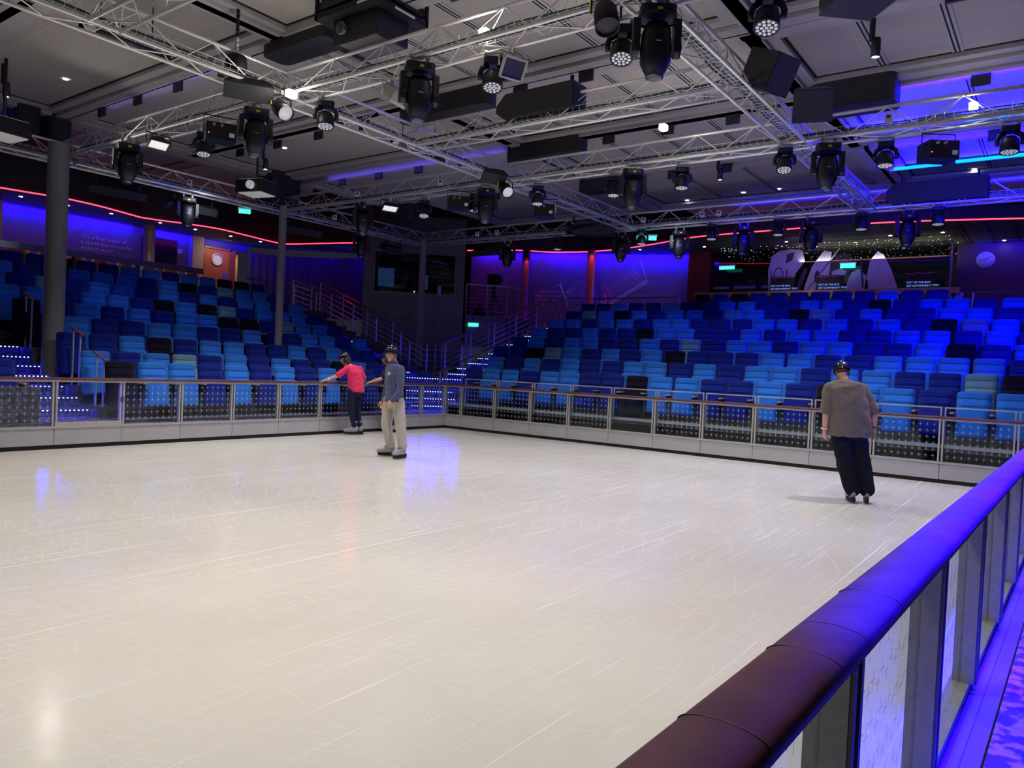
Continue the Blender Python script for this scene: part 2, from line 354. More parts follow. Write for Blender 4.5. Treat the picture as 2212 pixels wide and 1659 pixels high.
# continuous handrails with a mahogany cap over a steel channel
def rail_prof(half, base, top, n=12):
    return [(-half, base)]+[(half*math.cos(math.pi-math.pi*k/n), base+.012+(top-base-.012)*math.sin(math.pi*k/n)**.75) for k in range(n+1)]+[(half, base)]
def sweep(mb, prof, P0, P1, mt):
    P0 = Vector(P0); P1 = Vector(P1); t = (P1-P0).normalized(); sd = Vector((-t.y, t.x, 0)); n = len(prof)
    vs = [p+sd*a+Vector((0, 0, z)) for p in (P0, P1) for a, z in prof]
    mb.add(vs, [tuple(range(n)), tuple(range(2*n-1, n-1, -1))], mt); mb.add(vs, [(k, n+k, n+(k+1) % n, (k+1) % n) for k in range(n)], mt, True)
def rail(name, P0, P1, half, base, top, label, joints=(), grooves=()):
    r_ = empty(name, P0, label, 'handrail'); o = Vector(P0); d = Vector(P1)-o
    cuts = [0]+list(joints)+[d.length]; t = d.normalized()
    for a, c in zip(cuts, cuts[1:]):
        k = MB(); sweep(k, rail_prof(half, base, top), t*(a+.0015), t*(c-.0015), M_wood); k.build('wooden_cap', r_)
    k = MB(); k.bar((0, 0, base-.016), d+Vector((0, 0, base-.016)), half*1.3, .03, M_steel); k.build('steel_channel', r_)
    for g in grooves:
        k = MB(); sweep(k, rail_prof(half+.0006, base+.004, top+.0006), t*(g-.0009), t*(g+.0009), M_score); k.build('scratch_line', r_)
    return r_
rail('rink_handrail', (-12.71, .03, 0), (0.03, .03, 0), .05, 1.034, 1.074, 'mahogany handrail running along the left boards', [12.71-e for e in endsA[12:0:-1]])
rail('rink_handrail', (.03, 0.03, 0), (.03, -12.03, 0), .05, 1.034, 1.074, 'mahogany handrail running along the right boards', endsB[1:-1])
x0 = joC[0]; P0 = (x0-.6, cy(x0-.6), 0); P1 = (-.0, cy(0), 0); ln = lambda x: (x-x0+.6)/math.cos(aC)
rail('rink_handrail', P0, P1, .065, 1.040, 1.078, 'broad rounded mahogany handrail in the foreground, flooded with blue light', [ln(x) for x in joC[1:]], [ln(-12.466), ln(-11.991), ln(-12.82)])
# kerb outside the near boards and the carpeted walkway
b = MB(); b.add([(-15, cy(-15)-.02, .305), (0, cy(0)-.02, .305), (0, cy(0)-.135, .305), (-15, cy(-15)-.135, .305)], [(0, 3, 2, 1)], mat('kerb_plate', (.16, .16, .22), .35, .4, noise=.08, nscale=6))
b.add([(-15, cy(-15)-.078, .307), (0, cy(0)-.078, .307), (0, cy(0)-.081, .307), (-15, cy(-15)-.081, .307)], [(0, 3, 2, 1)], M_dsteel)
b.add([(-15, cy(-15)+.0, .0), (0, cy(0)+.0, .0), (0, cy(0)-.02, .305), (-15, cy(-15)-.02, .305)], [(0, 1, 2, 3)], M_dsteel)
struct(b, 'trim_kerb')
b = MB(); b.add([(-15.5, cy(-15)-.135, .30), (11.5, cy(11)-.135, .30), (11.5, -16.5, .30), (-15.5, -16.5, .30)], [(0, 3, 2, 1)], M_carpet); struct(b, 'floor')
b = MB(); b.add([(-13.5, .07, .355), (3.2, .07, .355), (3.2, 2.2, .355), (-13.5, 2.2, .355)], [(0, 1, 2, 3)], M_carpet)
b.add([(-13.5, .07, 0), (.6, .07, 0), (.6, .07, .355), (-13.5, .07, .355)], [(0, 1, 2, 3)], M_carpet); struct(b, 'floor')

# ============================================================ TIERS AND SEATS
A_ROWS = [(.836, 1.326), (1.72, 1.486), (2.588, 1.799), (3.281, 2.117), (4.474, 2.445), (5.325, 2.754), (6.168, 3.074), (7.063, 3.395), (7.988, 3.727)]
B_ROWS = [(.704, 1.476), (1.562, 1.788), (2.415, 2.09), (3.27, 2.396), (4.14, 2.711), (5.008, 3.02), (5.896, 3.342), (6.714, 3.644), (7.65, 3.976)]
SH = .95
t = MB()
for i, (D, Z) in enumerate(A_ROWS):
    y0 = D-.62; y1 = (A_ROWS[i+1][0]-.62) if i < 8 else 8.5; z = Z-SH; zp = A_ROWS[i-1][1]-SH if i else .355
    xl, xr = (-7.58, .62) if i < 5 else (-10.2, .62)
    if i == 0: xr = -1.45
    t.box((xl, y0, 0), (xr, y1, z), M_carpet2)
    t.bar((xl, y0-.006, z-.02), (xr, y0-.006, z-.02), .012, .04, M_dsteel)
t.box((-10.2, 8.5, 0), (2.6, 11.0, 2.95), M_carpet2); t.box((-10.6, .5, 0), (-8.75, 8.5, .9), M_carpet2)
struct(t, 'floor')
t = MB()
for i, (D, Z) in enumerate(B_ROWS):
    x0_ = D-.62 if i else .13; x1_ = (B_ROWS[i+1][0]-.62) if i < 8 else 8.25; z = Z-SH
    t.box((x0_, -12.6, 0), (x1_, .55 if i else .0, z), M_carpet2)
    t.bar((x0_-.006, -12.6, z-.02), (x0_-.006, .55 if i else 0, z-.02), .012, .04, M_dsteel, up=(1, 0, 0))
t.box((8.25, -16, 0), (13.5, .55, 3.03), M_carpet2); t.box((.7, -16, 0), (8.25, -12.6, .6), M_carpet2)
struct(t, 'floor')
b = MB(); b.box((.09, -12.03, .56), (.16, -.02, .615), M_steel); b.box((.13, -12.03, .0), (.17, -.02, .56), mat('tier_fascia', (.06, .065, .065), .5, noise=.1)); struct(b, 'trim_tier_edge')

SEATC = {'L': ('light blue', (.032, .20, .74)), 'M': ('royal blue', (.008, .022, .25)), 'D': ('black', (.008, .007, .022)), 'T': ('pale teal', (.15, .33, .42))}
def seat_meshes(c):
    nm, col = SEATC[c]; mt = mat('seat_fabric_'+nm.replace(' ', '_'), col, .92, noise=.10, nscale=90, bump=.25, bscale=500, sheen=.08, spec=.12)
    mt2 = mat('seat_fabric_band_'+nm.replace(' ', '_'), tuple(v*.72 for v in col), .92, noise=.10, nscale=90, bump=.25, bscale=500, sheen=.06, spec=.12)
    mp = MATS.setdefault('seat_shell', None) or mat('seat_shell_plastic', (.03, .032, .05), .5, noise=.1)
    tilt = Matrix.Rotation(math.radians(-8), 4, 'X')
    mb = MB(); mx = Matrix.Translation((0, -.05, .20)) @ tilt; mb.pillow(.50, .755, .075, .055, [.50], mt, mx); mb.pillow(.485, .74, -.03, .055, [], mp, mx @ Matrix.Translation((0, .002, 0)), nx=4, nz=4)
    back = mb.mesh('backrest')
    mb = MB(); mb.pillow(.502, .135, .082, .055, [], mt2, Matrix.Translation((0, -.05, .20)) @ tilt @ Matrix.Translation((0, -.003, .622)), nz=6); head = mb.mesh('headrest_band')
    mb = MB(); mb.pillow(.47, .50, .10, .05, [], mt, Matrix.Translation((0, -.145, .185)) @ Matrix.Rotation(math.radians(-6), 4, 'X')); cush = mb.mesh('seat_cushion')
    mb = MB(); mb.rbox((-.03, -.30, .58), (.03, -.06, .605), .02, mat('armrest_beech', (.62, .38, .22), .4, noise=.1)); mb.box((-.022, -.27, .44), (.022, -.08, .58), M_black); mb.box((-.014, -.16, 0), (.014, -.10, .44), M_dsteel); arm = mb.mesh('armrest')
    return back, head, cush, arm
SM = {c: seat_meshes(c) for c in 'LMDT'}
def seat_proto(c):
    r_ = empty('theatre_seat', (0, 0, -50), 'x', 'seat')
    for n_, me in zip(('backrest', 'headrest_band', 'seat_cushion', 'armrest'), SM[c]): child(n_, me, r_)
    r_.children[3].location.x = .28 if r_.children[3].name.startswith('armrest') else 0
    for ch in r_.children:
        if ch.name.startswith('armrest'): ch.location = (.28, 0, 0)
        else: ch.location = (0, 0, 0)
    return r_
PRO = {}
def seat(c, loc, rz, label, group):
    if c not in PRO: o = seat_proto(c); PRO[c] = o
    else: o = copy_tree(PRO[c])
    o.location = loc; o.rotation_euler = (0, 0, rz); tag(o, label, 'seat', group)
A_STR = [(-7.36, 0, 'DLLMLMLMLMM'), (-7.36, 0, 'LMLTMLMLMMDLM'), (-7.40, 0, 'MMLDMLLMMLMLMM'), (-7.042, 0, 'LMMLLMMLxMLLML'), (-6.315, -2, 'DMLMLMLLDDMTLLM'),
         (-5.812, -3, 'LLMLLMDLDTMLLLM'), (-5.836, -3, 'LMTMLLMLMLMLLML'), (-5.326, -3, 'LMMLLLMLDMTLLM'), (-4.764, -4, 'MMMDMMLLMLLDDM')]
for i, (xs, j0, st) in enumerate(A_STR):
    D, Z = A_ROWS[i]
    for k, c in enumerate(st):
        if c == 'x': continue
        seat(c, (xs+(j0+k)*.56, D+.04, Z-SH), 0, '%s folding seat in the left bank, %s row up, %s from left' % (SEATC[c][0], ORD[i], ORD[k]), 'folding seats of the left bank')
seat('M', (-9.22, .84, .355), 0, 'royal blue folding seat left of the lit stairs at the left edge', 'folding seats beyond the left stairs')
seat('L', (-9.78, .84, .355), 0, 'light blue folding seat beyond the left stairs, outermost of the two', 'folding seats beyond the left stairs')
B_STR = [(.242, 'MLLMLLMMDLLMMLMDLLMLL'), (.267, 'LMLMLMMLLMLMLLMLLMMTD'), (-.257, 'MMDTLMLMLDMMMLLMMLLLLM'), (-.235, 'MLMLLMMLMTMLLMLLMMLDML'), (-.221, 'LMMLMMDLLMMLMLLMMLLMLM'),
         (-.195, 'LLMLLMLLMMMLLMLMLMDTLM'), (-.184, 'MTLDLMLLMLLMDTMLMMLLMM'), (-.150, 'MMLMMLMMLLMMLLMDMLLMLL'), (3.219, 'DMDMMMMMMLMM')]
for i, (ys, st) in enumerate(B_STR):
    D, Z = B_ROWS[i]
    for k, c in enumerate(st):
        seat(c, (D+.04, -(ys+k*.56), Z-SH), -math.pi/2, '%s folding seat in the right bank, %s row up, %s from left' % (SEATC[c][0], ORD[i], ORD[k]), 'folding seats of the right bank')
# ============================================================ FRONT GUARD OF THE RIGHT BANK
for i in range(1, len(endsB)-1):
    s0, s1 = endsB[i], endsB[i+1]; wd = s1-s0
    g = empty('glass_guard', (.115, -s0, .615), 'steel framed glass guard before the front row, %s behind the right boards' % ORD[i-1], 'guard', -math.pi/2, 'glass guards before the front row')
    k = MB(); k.box((.02, 0, .585), (wd-.02, .028, .605), M_steel)
    for xx in (.02, wd-.042): k.box((xx, 0, 0), (xx+.022, .028, .585), M_steel)
    k.build('frame', g)
    k = MB(); k.box((.042, .01, .0), (wd-.042, .018, .585), M_glass); k.build('glass_pane', g)

# ============================================================ STAIRS WITH LIT NOSINGS
def led_dots(mb, a, b_, sp=.066, r_=.010, back=None):
    a = Vector(a); b_ = Vector(b_); d = b_-a; n = max(1, int(d.length/sp)); t = d.normalized()
    for k in range(n):
        p = a+t*(k+.5)*d.length/n; mb.bar(p-t*r_, p+t*r_, r_*1.6, r_*1.6, M_bluew)
    mb.bar(a, b_, .006, .03, M_dsteel) if back is None else None
def staircase(name, label, steps, group=None, dots=None):
    """steps: list of (left end, right end, z, depth vector)"""
    o = Vector(steps[0][0][:2]+(0,)); r_ = empty(name, (o.x, o.y, 0), label, 'stairs', 0, group)
    for a, b_, z, dv in steps:
        a = Vector((a[0], a[1], 0))-o; b_ = Vector((b_[0], b_[1], 0))-o; dv = Vector((dv[0], dv[1], 0)); k = MB()
        vs = [a, b_, b_+dv, a+dv]; vs = [Vector((v.x, v.y, 0)) for v in vs]+[Vector((v.x, v.y, z)) for v in vs]
        k.add(vs, [(3, 2, 1, 0), (4, 5, 6, 7), (0, 1, 5, 4), (1, 2, 6, 5), (2, 3, 7, 6), (3, 0, 4, 7)], M_carpet2); st = k.build('step', r_)
        n = -dv.normalized()*.012; l = MB(); led_dots(l, a+n+Vector((0, 0, z-.018)), (b_ if not dots else a+(b_-a)*dots)+n+Vector((0, 0, z-.018))); l.build('led_strip', st)
YZ = [(1.437, .484), (1.859, .668), (2.423, .835), (2.9, .998), (3.397, 1.16), (3.872, 1.321), (4.389, 1.506), (4.859, 1.663), (5.30, 1.80)]
staircase('staircase', 'carpeted stairs with blue lit nosings at the left edge, beside thick column', [((-8.72, y), (-7.6, y), z, (0, .6)) for y, z in YZ])
def area_strip(name, a, b_, up, pw, col, w_=.03, to=(0, 0, -1)):
    a = Vector(a); b_ = Vector(b_); c = (a+b_)/2; d = (b_-a); l = bpy.data.lights.new(name, 'AREA'); l.shape = 'RECTANGLE'; l.size = d.length; l.size_y = w_; l.energy = pw; l.color = col
    o = bpy.data.objects.new(name, l); COL.objects.link(o); z = -Vector(to).normalized(); x = d.normalized(); z = (z-x*z.dot(x)).normalized(); y = z.cross(x)
    o.matrix_world = Matrix(((x.x, y.x, z.x, c.x), (x.y, y.y, z.y, c.y), (x.z, y.z, z.z, c.z), (0, 0, 0, 1))); return o
for y, z in YZ: area_strip('nosing_light', (-8.7, y-.02, z-.02), (-7.6, y-.02, z-.02), 0, 6, BLUE, .02, (0, -1, -1.5))
dg = Vector((1, 1, 0)).normalized(); dt = Vector((1, -1, 0)).normalized(); SC = []
for k, (s, z) in enumerate([(1.1, .485), (1.45, .66), (1.8, .835), (2.15, 1.005), (2.5, 1.16)]):
    c = dg*(s/math.sqrt(2)); SC.append(((c-dt*.93).to_tuple(), (c+dt*(.66 if k < 4 else .60)).to_tuple(), z, (dg*(.25 if k < 4 else 3.0)).to_tuple()))
staircase('staircase', 'wide corner stairs with blue lit nosings between the two seating banks', SC)
for a, b_, z, dv in SC: area_strip('nosing_light', Vector((a[0], a[1], z-.02))-dg*.02, Vector((b_[0], b_[1], z-.02))-dg*.02, 0, 14, BLUE, .02, (-dg).to_tuple()[:2]+(-1.2,))
XZ = [(1.97+.455*i, 1.296+.157*i) for i in range(12)]
staircase('staircase', 'narrow stairs with blue lit nosings climbing beside the right bank', [((x, 1.72), (x, .58), z, (.6, 0)) for x, z in XZ])
staircase('staircase', 'narrow stairs with blue lit nosings climbing beside the left bank', [((.64, x), (1.72, x), z, (0, .6)) for x, z in XZ], None, .13)
for x, z in XZ:
    area_strip('nosing_light', (x-.02, 1.7, z-.02), (x-.02, .6, z-.02), 0, 6, BLUE, .02, (-1, 0, -1.2)); area_strip('nosing_light', (.64, x-.02, z-.02), (1.0, x-.02, z-.02), 0, 2, BLUE, .02, (0, -1, -1.2))

# ============================================================ RAILINGS
M_rwood = mat('stair_rail_wood', (.20, .08, .05), .35, noise=.2, nscale=8)
def railing(label, pts, h=.95, nbar=5, step=1.15, group=None, wood=True, name='stair_railing', postr=.02):
    """pts: foot line of the railing; posts every step metres, thin bars parallel to the foot line"""
    pts = [Vector(p) for p in pts]; o = pts[0].copy(); r_ = empty(name, o, label, 'railing', 0, group); H = Vector((0, 0, h)); pts = [p-o for p in pts]
    k = MB()
    for a, b_ in zip(pts, pts[1:]): k.bar(a+H, b_+H, .05, .035, M_rwood if wood else M_steel)
    k.build('handrail', r_)
    for j in range(nbar):
        k = MB(); hh = Vector((0, 0, h*(j+1)/(nbar+1)))
        for a, b_ in zip(pts, pts[1:]): k.tube([a+hh, b_+hh], .007, M_steel, 6)
        k.build('infill_bar', r_)
    for a, b_ in zip(pts, pts[1:]):
        L_ = (b_-a).length; n = max(1, round(L_/step))
        for q in range(n+1):
            if q == 0 and a is not pts[0]: continue
            p = a+(b_-a)*q/n; k = MB(); k.bar(p, p+H, postr*2, postr, M_steel, up=(1, 0, 0)); k.build('post', r_)
    return r_
railing('long sloping railing on the outer side of the right bank stairs', [(1.95, 1.78, 1.15), (6.3, 1.78, 2.64), (7.2, 1.78, 2.95)])
railing('second sloping railing behind the right bank stair railing', [(2.9, 2.75, 1.2), (7.3, 2.75, 2.75)])
railing('long sloping railing on the outer side of the left bank stairs', [(1.78, 2.3, 1.1), (1.78, 6.4, 2.62), (1.78, 8.3, 3.1)])
railing('second sloping railing behind the left bank stair railing', [(2.65, 3.4, 1.4), (2.65, 8.0, 3.1)])
railing('short level railing round the foot of the middle column', [(1.55, 2.75, 1.15), (2.0, 3.55, 1.15), (3.4, 2.1, 1.15), (2.6, 1.75, 1.15)], step=.9)
railing('level railing at the head of the left bank stairs', [(.15, 8.5, 2.95), (2.0, 8.5, 2.95), (2.5, 8.0, 2.8)], nbar=0, step=1.8)
railing('level railing behind the top left corner of the right bank', [(7.6, 1.4, 3.0), (8.3, .8, 3.02), (8.3, -2.2, 3.02)], nbar=0, step=1.9)
railing('thin level railing under the wall clock behind the right bank', [(8.3, -10.1, 3.0), (8.3, -13.5, 3.0)], nbar=0, step=1.2)
railing('steel railing on the raised camera platform beside the control booth', [(4.95, 3.62, 3.17), (5.95, 2.72, 3.17), (7.6, 3.0, 3.17)], h=.98, nbar=6, wood=False, name='platform_railing', step=.75)
for i, (x, y, z) in enumerate([(-7.5, 1.2, .42), (-7.5, 2.1, .85), (-7.5, 3.0, 1.16), (-7.5, 4.15, 1.5)]):
    r_ = empty('aisle_handrail', (x, y, z), 'short sloping aisle handrail on two flat posts by left stairs, %s step up' % ORD[i], 'handrail', 0, 'short aisle handrails by the left stairs')
    k = MB(); k.bar((0, -.12, .90), (0, .35, 1.06), .05, .03, M_rwood); k.build('wooden_grip', r_)
    for yy, hh in ((-.03, .91), (.24, 1.01)): k = MB(); k.bar((0, yy, 0), (0, yy, hh), .045, .018, M_steel, up=(1, 0, 0)); k.build('post', r_)
for i in range(8):
    x, z = B_ROWS[i]; z -= SH; r_ = empty('aisle_handrail', (x-.3, .50, z), 'short sloping aisle handrail beside right bank stairs, %s row up' % ORD[i], 'handrail', 0, 'short aisle handrails by the right bank stairs')
    k = MB(); k.bar((-.15, 0, .78), (.32, 0, .94), .04, .03, M_rwood); k.build('wooden_grip', r_)
    for xx in (-.05, .2): k = MB(); k.bar((xx, 0, 0), (xx, 0, .82+xx*.35), .035, .015, M_steel); k.build('post', r_)

# ============================================================ COLUMNS
def column(label, x, y, z0, z1, r_, mt=M_pcol, collar=None):
    k = MB(); k.lathe((0, 0, 0), [(r_*1.25, 0), (r_*1.25, .03), (r_, .035), (r_, z1-z0)], mt, 28)
    if collar: k.lathe((0, 0, 0), [(r_+.02, collar[0]-z0), (r_+.02, collar[1]-z0)], M_bulk, 28)
    o = k.build('column', None, (x, y, z0)); tag(o, label, 'column'); return o
column('thick dark grey round column standing by the left stairs', -7.56, 3.02, .9, 5.25, .178)
column('slim dark grey round column standing among the left bank seats', -2.60, 3.05, .85, 5.1, .088)
column('slim dark grey round column rising from the corner stairs platform', 2.38, 3.18, 1.15, 5.1, .098)
column('round column by the back wall left of the wall screen', -1.93, 10.4, 2.95, 5.5, .17)
M_red_col = mat('satin_column', (.30, .28, .32), .3, .4, noise=.05)
column('round column washed red at top, nearer the glass bridge picture', 8.95, 1.40, 3.0, 5.7, .16, M_red_col)
column('slimmer round column washed red at top, beside the camera platform', 8.0, 3.5, 2.6, 5.5, .12, M_red_col, (5.35, 5.7))
b = MB(); b.box((-.30, 10.75, 2.95), (.08, 11.0, 5.4), mat('pilaster_white', (.5, .48, .5), .5, noise=.05)); struct(b, 'trim_pilaster')
b = MB(); b.box((-6.0, 10.75, 2.95), (-5.7, 11.0, 5.4), MATS['pilaster_white']); struct(b, 'trim_pilaster')

# ============================================================ BACK WALLS, SOFFITS
b = MB(); b.box((-13, 11.0, 2.95), (.12, 11.15, 6.4), M_bluewall); b.box((-13, 10.985, 2.95), (.1, 11.0, 3.75), M_woodwall); struct(b, 'wall_left_rear')
b = MB(); b.box((.12, 11.0, 5.05), (1.9, 11.15, 6.4), M_dark); b.box((1.25, 11.0, 2.95), (1.42, 11.15, 5.05), M_woodwall); b.box((.0, 11.0, 2.95), (.2, 11.1, 5.05), M_woodwall); struct(b, 'wall_door_surround')
M_door = mat('red_door', (.42, .12, .035), .4, noise=.12, nscale=5)
d = MB(); d.box((.2, 11.02, 2.95), (1.25, 11.08, 5.03), M_door); dr = d.build('door_1'); tag(dr, None, None, None, 'structure')
d = MB(); d.lathe((.73, 11.02, 4.68), [(.0, .004), (.17, .004)], mat('porthole_glass', (.55, .55, .6), .15, em=(.35, .34, .42), es=.35), 28, (0, -1, 0)); d.build('porthole', dr)
d = MB(); d.lathe((.73, 11.02, 4.68), [(.165, 0), (.165, .03), (.215, .03), (.215, 0)], M_steel, 28, (0, -1, 0)); d.build('porthole_ring', dr)
d = MB(); d.box((.95, 11.0, 3.5), (1.2, 11.02, 4.25), mat('push_plate', (.25, .27, .5), .3, .6, noise=.05)); d.build('push_plate', dr)
d = MB(); d.box((.2, 10.98, 2.95), (.26, 11.02, 5.08), M_woodwall); d.box((1.19, 10.98, 2.95), (1.25, 11.02, 5.08), M_woodwall); d.box((.2, 10.98, 5.02), (1.25, 11.02, 5.08), M_woodwall); d.build('door_frame', dr)
b = MB(); b.box((1.42, 11.9, 2.95), (2.1, 12.0, 5.2), mat('passage_yellow', (.45, .27, .10), .7, noise=.08)); b.box((1.42, 11.15, 2.95), (1.43, 11.9, 5.2), M_dark); struct(b, 'wall_passage')
# draped curtain between the passage and the booth
k = MB(); vs = []; n = 120
P0 = Vector((1.98, 11.05)); P1 = Vector((4.2, 9.9)); P2 = Vector((4.35, 7.2))
def cpt(t): return P0*(1-t)**2+P1*2*t*(1-t)+P2*t*t
for i in range(n+1):
    t = i/n; p = cpt(t); q = (cpt(min(1, t+.01))-cpt(max(0, t-.01))).normalized(); nn = Vector((q.y, -q.x)); a = .045*math.sin(i*1.05)+.012*math.sin(i*2.3); p = p+nn*a
    vs += [(p.x, p.y, 2.95), (p.x, p.y, 5.1)]
k.add(vs, [(2*i, 2*i+2, 2*i+3, 2*i+1) for i in range(n)], mat('stage_curtain', (.055, .03, .12), .85, noise=.15, nscale=30), True)
tag(k.build('stage_curtain'), 'dark violet pleated curtain hanging between the lit passage and the booth', 'curtain')
b = MB(); b.add([(4.35, 7.2, 2.2), (2.95, 6.1, 2.2), (2.95, 6.1, 5.6), (4.35, 7.2, 5.6)], [(0, 1, 2, 3)], M_woodwall)
b.add([(4.35, 7.2, 2.2), (7.75, 5.8, 2.2), (7.75, 5.8, 6.0), (4.35, 7.2, 6.0)], [(0, 3, 2, 1)], M_dark); b.add([(5.1, 3.6, 2.2), (7.75, 5.8, 2.2), (7.75, 5.8, 6.0), (5.1, 3.6, 6.0)], [(0, 1, 2, 3)], mat('plum_wall', (.22, .06, .14), .5, noise=.1)); struct(b, 'wall_booth_side')
M_pic = mat('wall_print_pale', (.85, .80, .88), .6, noise=.1); M_picd = mat('wall_print_dim', (.36, .32, .55), .6, noise=.2, nscale=2)
W1 = Vector((7.75, 5.8, 0)); W2 = Vector((11.0, -1.6, 0)); wt = (W2-W1).normalized(); wn = Vector((-wt.y, wt.x, 0))
if wn.dot(Vector((-1, -1, 0))) < 0: wn = -wn
b = MB(); b.add([(W1.x, W1.y, 2.5), (W2.x, W2.y, 2.5), (W2.x, W2.y, 6.2), (W1.x, W1.y, 6.2)], [(0, 1, 2, 3)], M_bluewall); struct(b, 'wall_mural')
b = MB(); b.box((13.4, -16.5, 3.0), (13.6, -1.0, 6.2), M_dark); b.box((10.5, -1.75, 3.0), (13.5, -1.6, 6.2), M_woodwall); struct(b, 'wall_right_rear')
b = MB(); b.box((11.5, -16.5, 3.0), (13.4, -9.35, 6.2), mat('clock_wall', (.10, .035, .06), .5, noise=.12, nscale=2)); struct(b, 'wall_clock_side')
b = MB(); b.box((10.3, -2.35, 3.0), (10.7, -1.6, 5.75), mat('dark_cherry', (.09, .02, .02), .4, noise=.15)); struct(b, 'wall_bar_end')
# curved fascias with the red light line, and the soffits behind them
LA = [(-10.2, 9.3), (-8.0, 9.0), (-6.46, 8.81), (-5.54, 8.64), (-5.12, 8.57), (-4.25, 8.69), (-3.14, 9.09), (-2.78, 9.21), (-2.2, 9.05), (-1.69, 8.85), (-.77, 8.65), (.31, 8.84), (1.2, 9.05), (1.8, 9.1), (2.04, 8.9), (2.39, 7.61), (2.77, 6.2)]
LB = [(7.25, 5.6), (7.85, 3.79), (8.35, 3.2), (8.67, 2.72), (8.9, 1.9), (8.95, 1.01), (8.72, -.2), (8.27, -1.4), (7.67, -2.82), (7.52, -3.9), (7.46, -4.9), (7.4, -6.2), (7.38, -7.47), (7.59, -9.05), (8.09, -10.96), (8.9, -13.5)]
def smooth(ps, n=4):
    out = []
    for i in range(len(ps)-1):
        p0 = Vector(ps[max(i-1, 0)]); p1 = Vector(ps[i]); p2 = Vector(ps[i+1]); p3 = Vector(ps[min(i+2, len(ps)-1)])
        for k in range(n):
            t = k/n; out.append(.5*((2*p1)+(p2-p0)*t+(2*p0-5*p1+4*p2-p3)*t*t+(3*p1-p0-3*p2+p3)*t**3))
    out.append(Vector(ps[-1])); return out
def soffit(name, ps, z, back, zt=6.3, mt=M_dark, lab='', slot=None):
    ps = smooth(ps); n = len(ps); k = MB(); vs = []
    for p in ps: q = back(p); vs += [(p.x, p.y, zt), (p.x, p.y, z), (q[0], q[1], z)]
    k.add(vs, [(3*i, 3*i+3, 3*i+4, 3*i+1) for i in range(n-1)], M_bulk, True); k.add(vs, [(3*i+1, 3*i+4, 3*i+5, 3*i+2) for i in range(n-1)], mt)
    struct(k, name)
    k = MB(); k.tube([(p.x-(.0), p.y, z-.012) for p in ps], .017, M_red, 6)
    tag(k.build('red_light_line'), lab, 'light')
    return ps
M_soffB = bpy.data.materials.new('slatted_soffit'); M_soffB.use_nodes = True
nt = M_soffB.node_tree; bb = nt.nodes['Principled BSDF']; bb.inputs['Roughness'].default_value = .6
tcn = nt.nodes.new('ShaderNodeTexCoord'); wv = nt.nodes.new('ShaderNodeTexWave'); wv.bands_direction = 'Y'; wv.inputs['Scale'].default_value = .55; cr = nt.nodes.new('ShaderNodeValToRGB')
cr.color_ramp.elements[0].position = .015; cr.color_ramp.elements[0].color = (.008, .007, .01, 1); cr.color_ramp.elements[1].position = .03; cr.color_ramp.elements[1].color = (.115, .10, .11, 1)
nt.links.new(tcn.outputs['Object'], wv.inputs['Vector']); nt.links.new(wv.outputs['Fac'], cr.inputs['Fac']); nt.links.new(cr.outputs['Color'], bb.inputs['Base Color'])
M_soffA = mat('left_soffit', (.09, .08, .12), .6, noise=.1, nscale=2)
soffit('ceiling_left_soffit', LA, 5.3, lambda p: (p.x, 11.0) if p.y > 8.2 else (4.4, p.y+.4), mt=M_soffA, lab='wavy red light line along the ceiling edge above the left bank')
soffit('ceiling_right_soffit', LB, 5.7, lambda p: (13.5, p.y) if p.y < -1.6 else (W1+(W2-W1)*((5.8-p.y)/7.4)).to_tuple()[:2], mt=M_soffB, lab='wavy red light line along the ceiling edge above the right bank')
# blue coves: light strips that wash the rear walls
def cove(a, b_, pw, to, w_=.12): area_strip('cove_light', a, b_, 0, pw, BLUE, w_, to)
for x0_, x1_ in ((-12, -8), (-8, -5.5), (-5.5, -2.2), (-1.7, -.4)): cove((x0_, 10.84, 5.26), (x1_, 10.84, 5.26), 34*(x1_-x0_)/3, (0, 1, -.6), .06)
cove((.2, 10.85, 5.26), (2.0, 10.85, 5.26), 10, (0, 1, -.3)); cove((1.2, 10.4, 5.27), (4.2, 8.6, 5.27), 14, (.5, .8, -.2)); cove((3.0, 7.6, 5.2), (3.9, 7.2, 5.2), 8, (1, .8, -.3))
for a, b_, pw in ((.03, .33, 14), (.36, .66, 45), (.68, .98, 50)):
    A_ = W1+(W2-W1)*a+wn*.2; B_ = W1+(W2-W1)*b_+wn*.2; cove((A_.x, A_.y, 5.66), (B_.x, B_.y, 5.66), pw, (-wn.x, -wn.y, -.6), .08)
cove((11.1, -9.8, 5.66), (11.1, -13.5, 5.66), 30, (1, 0, -.5)); cove((10.6, -1.8, 5.6), (13.2, -1.8, 5.6), 10, (0, 1, -.5))
spot('column_red', (8.7, 1.2, 5.68), (8.93, 1.4, 4.6), 26, REDL, 80, 1, .03); spot('column_red', (7.85, 3.35, 5.45), (8.0, 3.5, 4.4), 14, REDL, 80, 1, .03)
spot('column_blue', (8.7, 1.2, 3.05), (8.95, 1.4, 4.2), 20, BLUE, 80, 1, .03); spot('wall_red', (6.0, 4.3, 5.6), (6.5, 5.2, 4.6), 7, REDL, 110, 1, .05)
spot('rail_red', (4.0, 7.6, 5.0), (2.2, 5.8, 3.0), 16, REDL, 80, 1, .03)
for x in (-5.73, -4.61, -3.47, -2.06, -.95, .26, 1.36): spot('downlight_and_fill_beam', (x, 9.5, 5.28), (x, 9.3, 3), 22, (1, .82, .66), 110, .8, .04)
for y in (-2.9, -4.6, -6.3, -8.0, -9.4): spot('downlight_and_fill_beam', (7.95, y, 5.62), (8.35, y, 4.0), 34, (1, .78, .62), 95, .8, .04)  # warm spots added to brighten the ledge front, no downlight fitted there
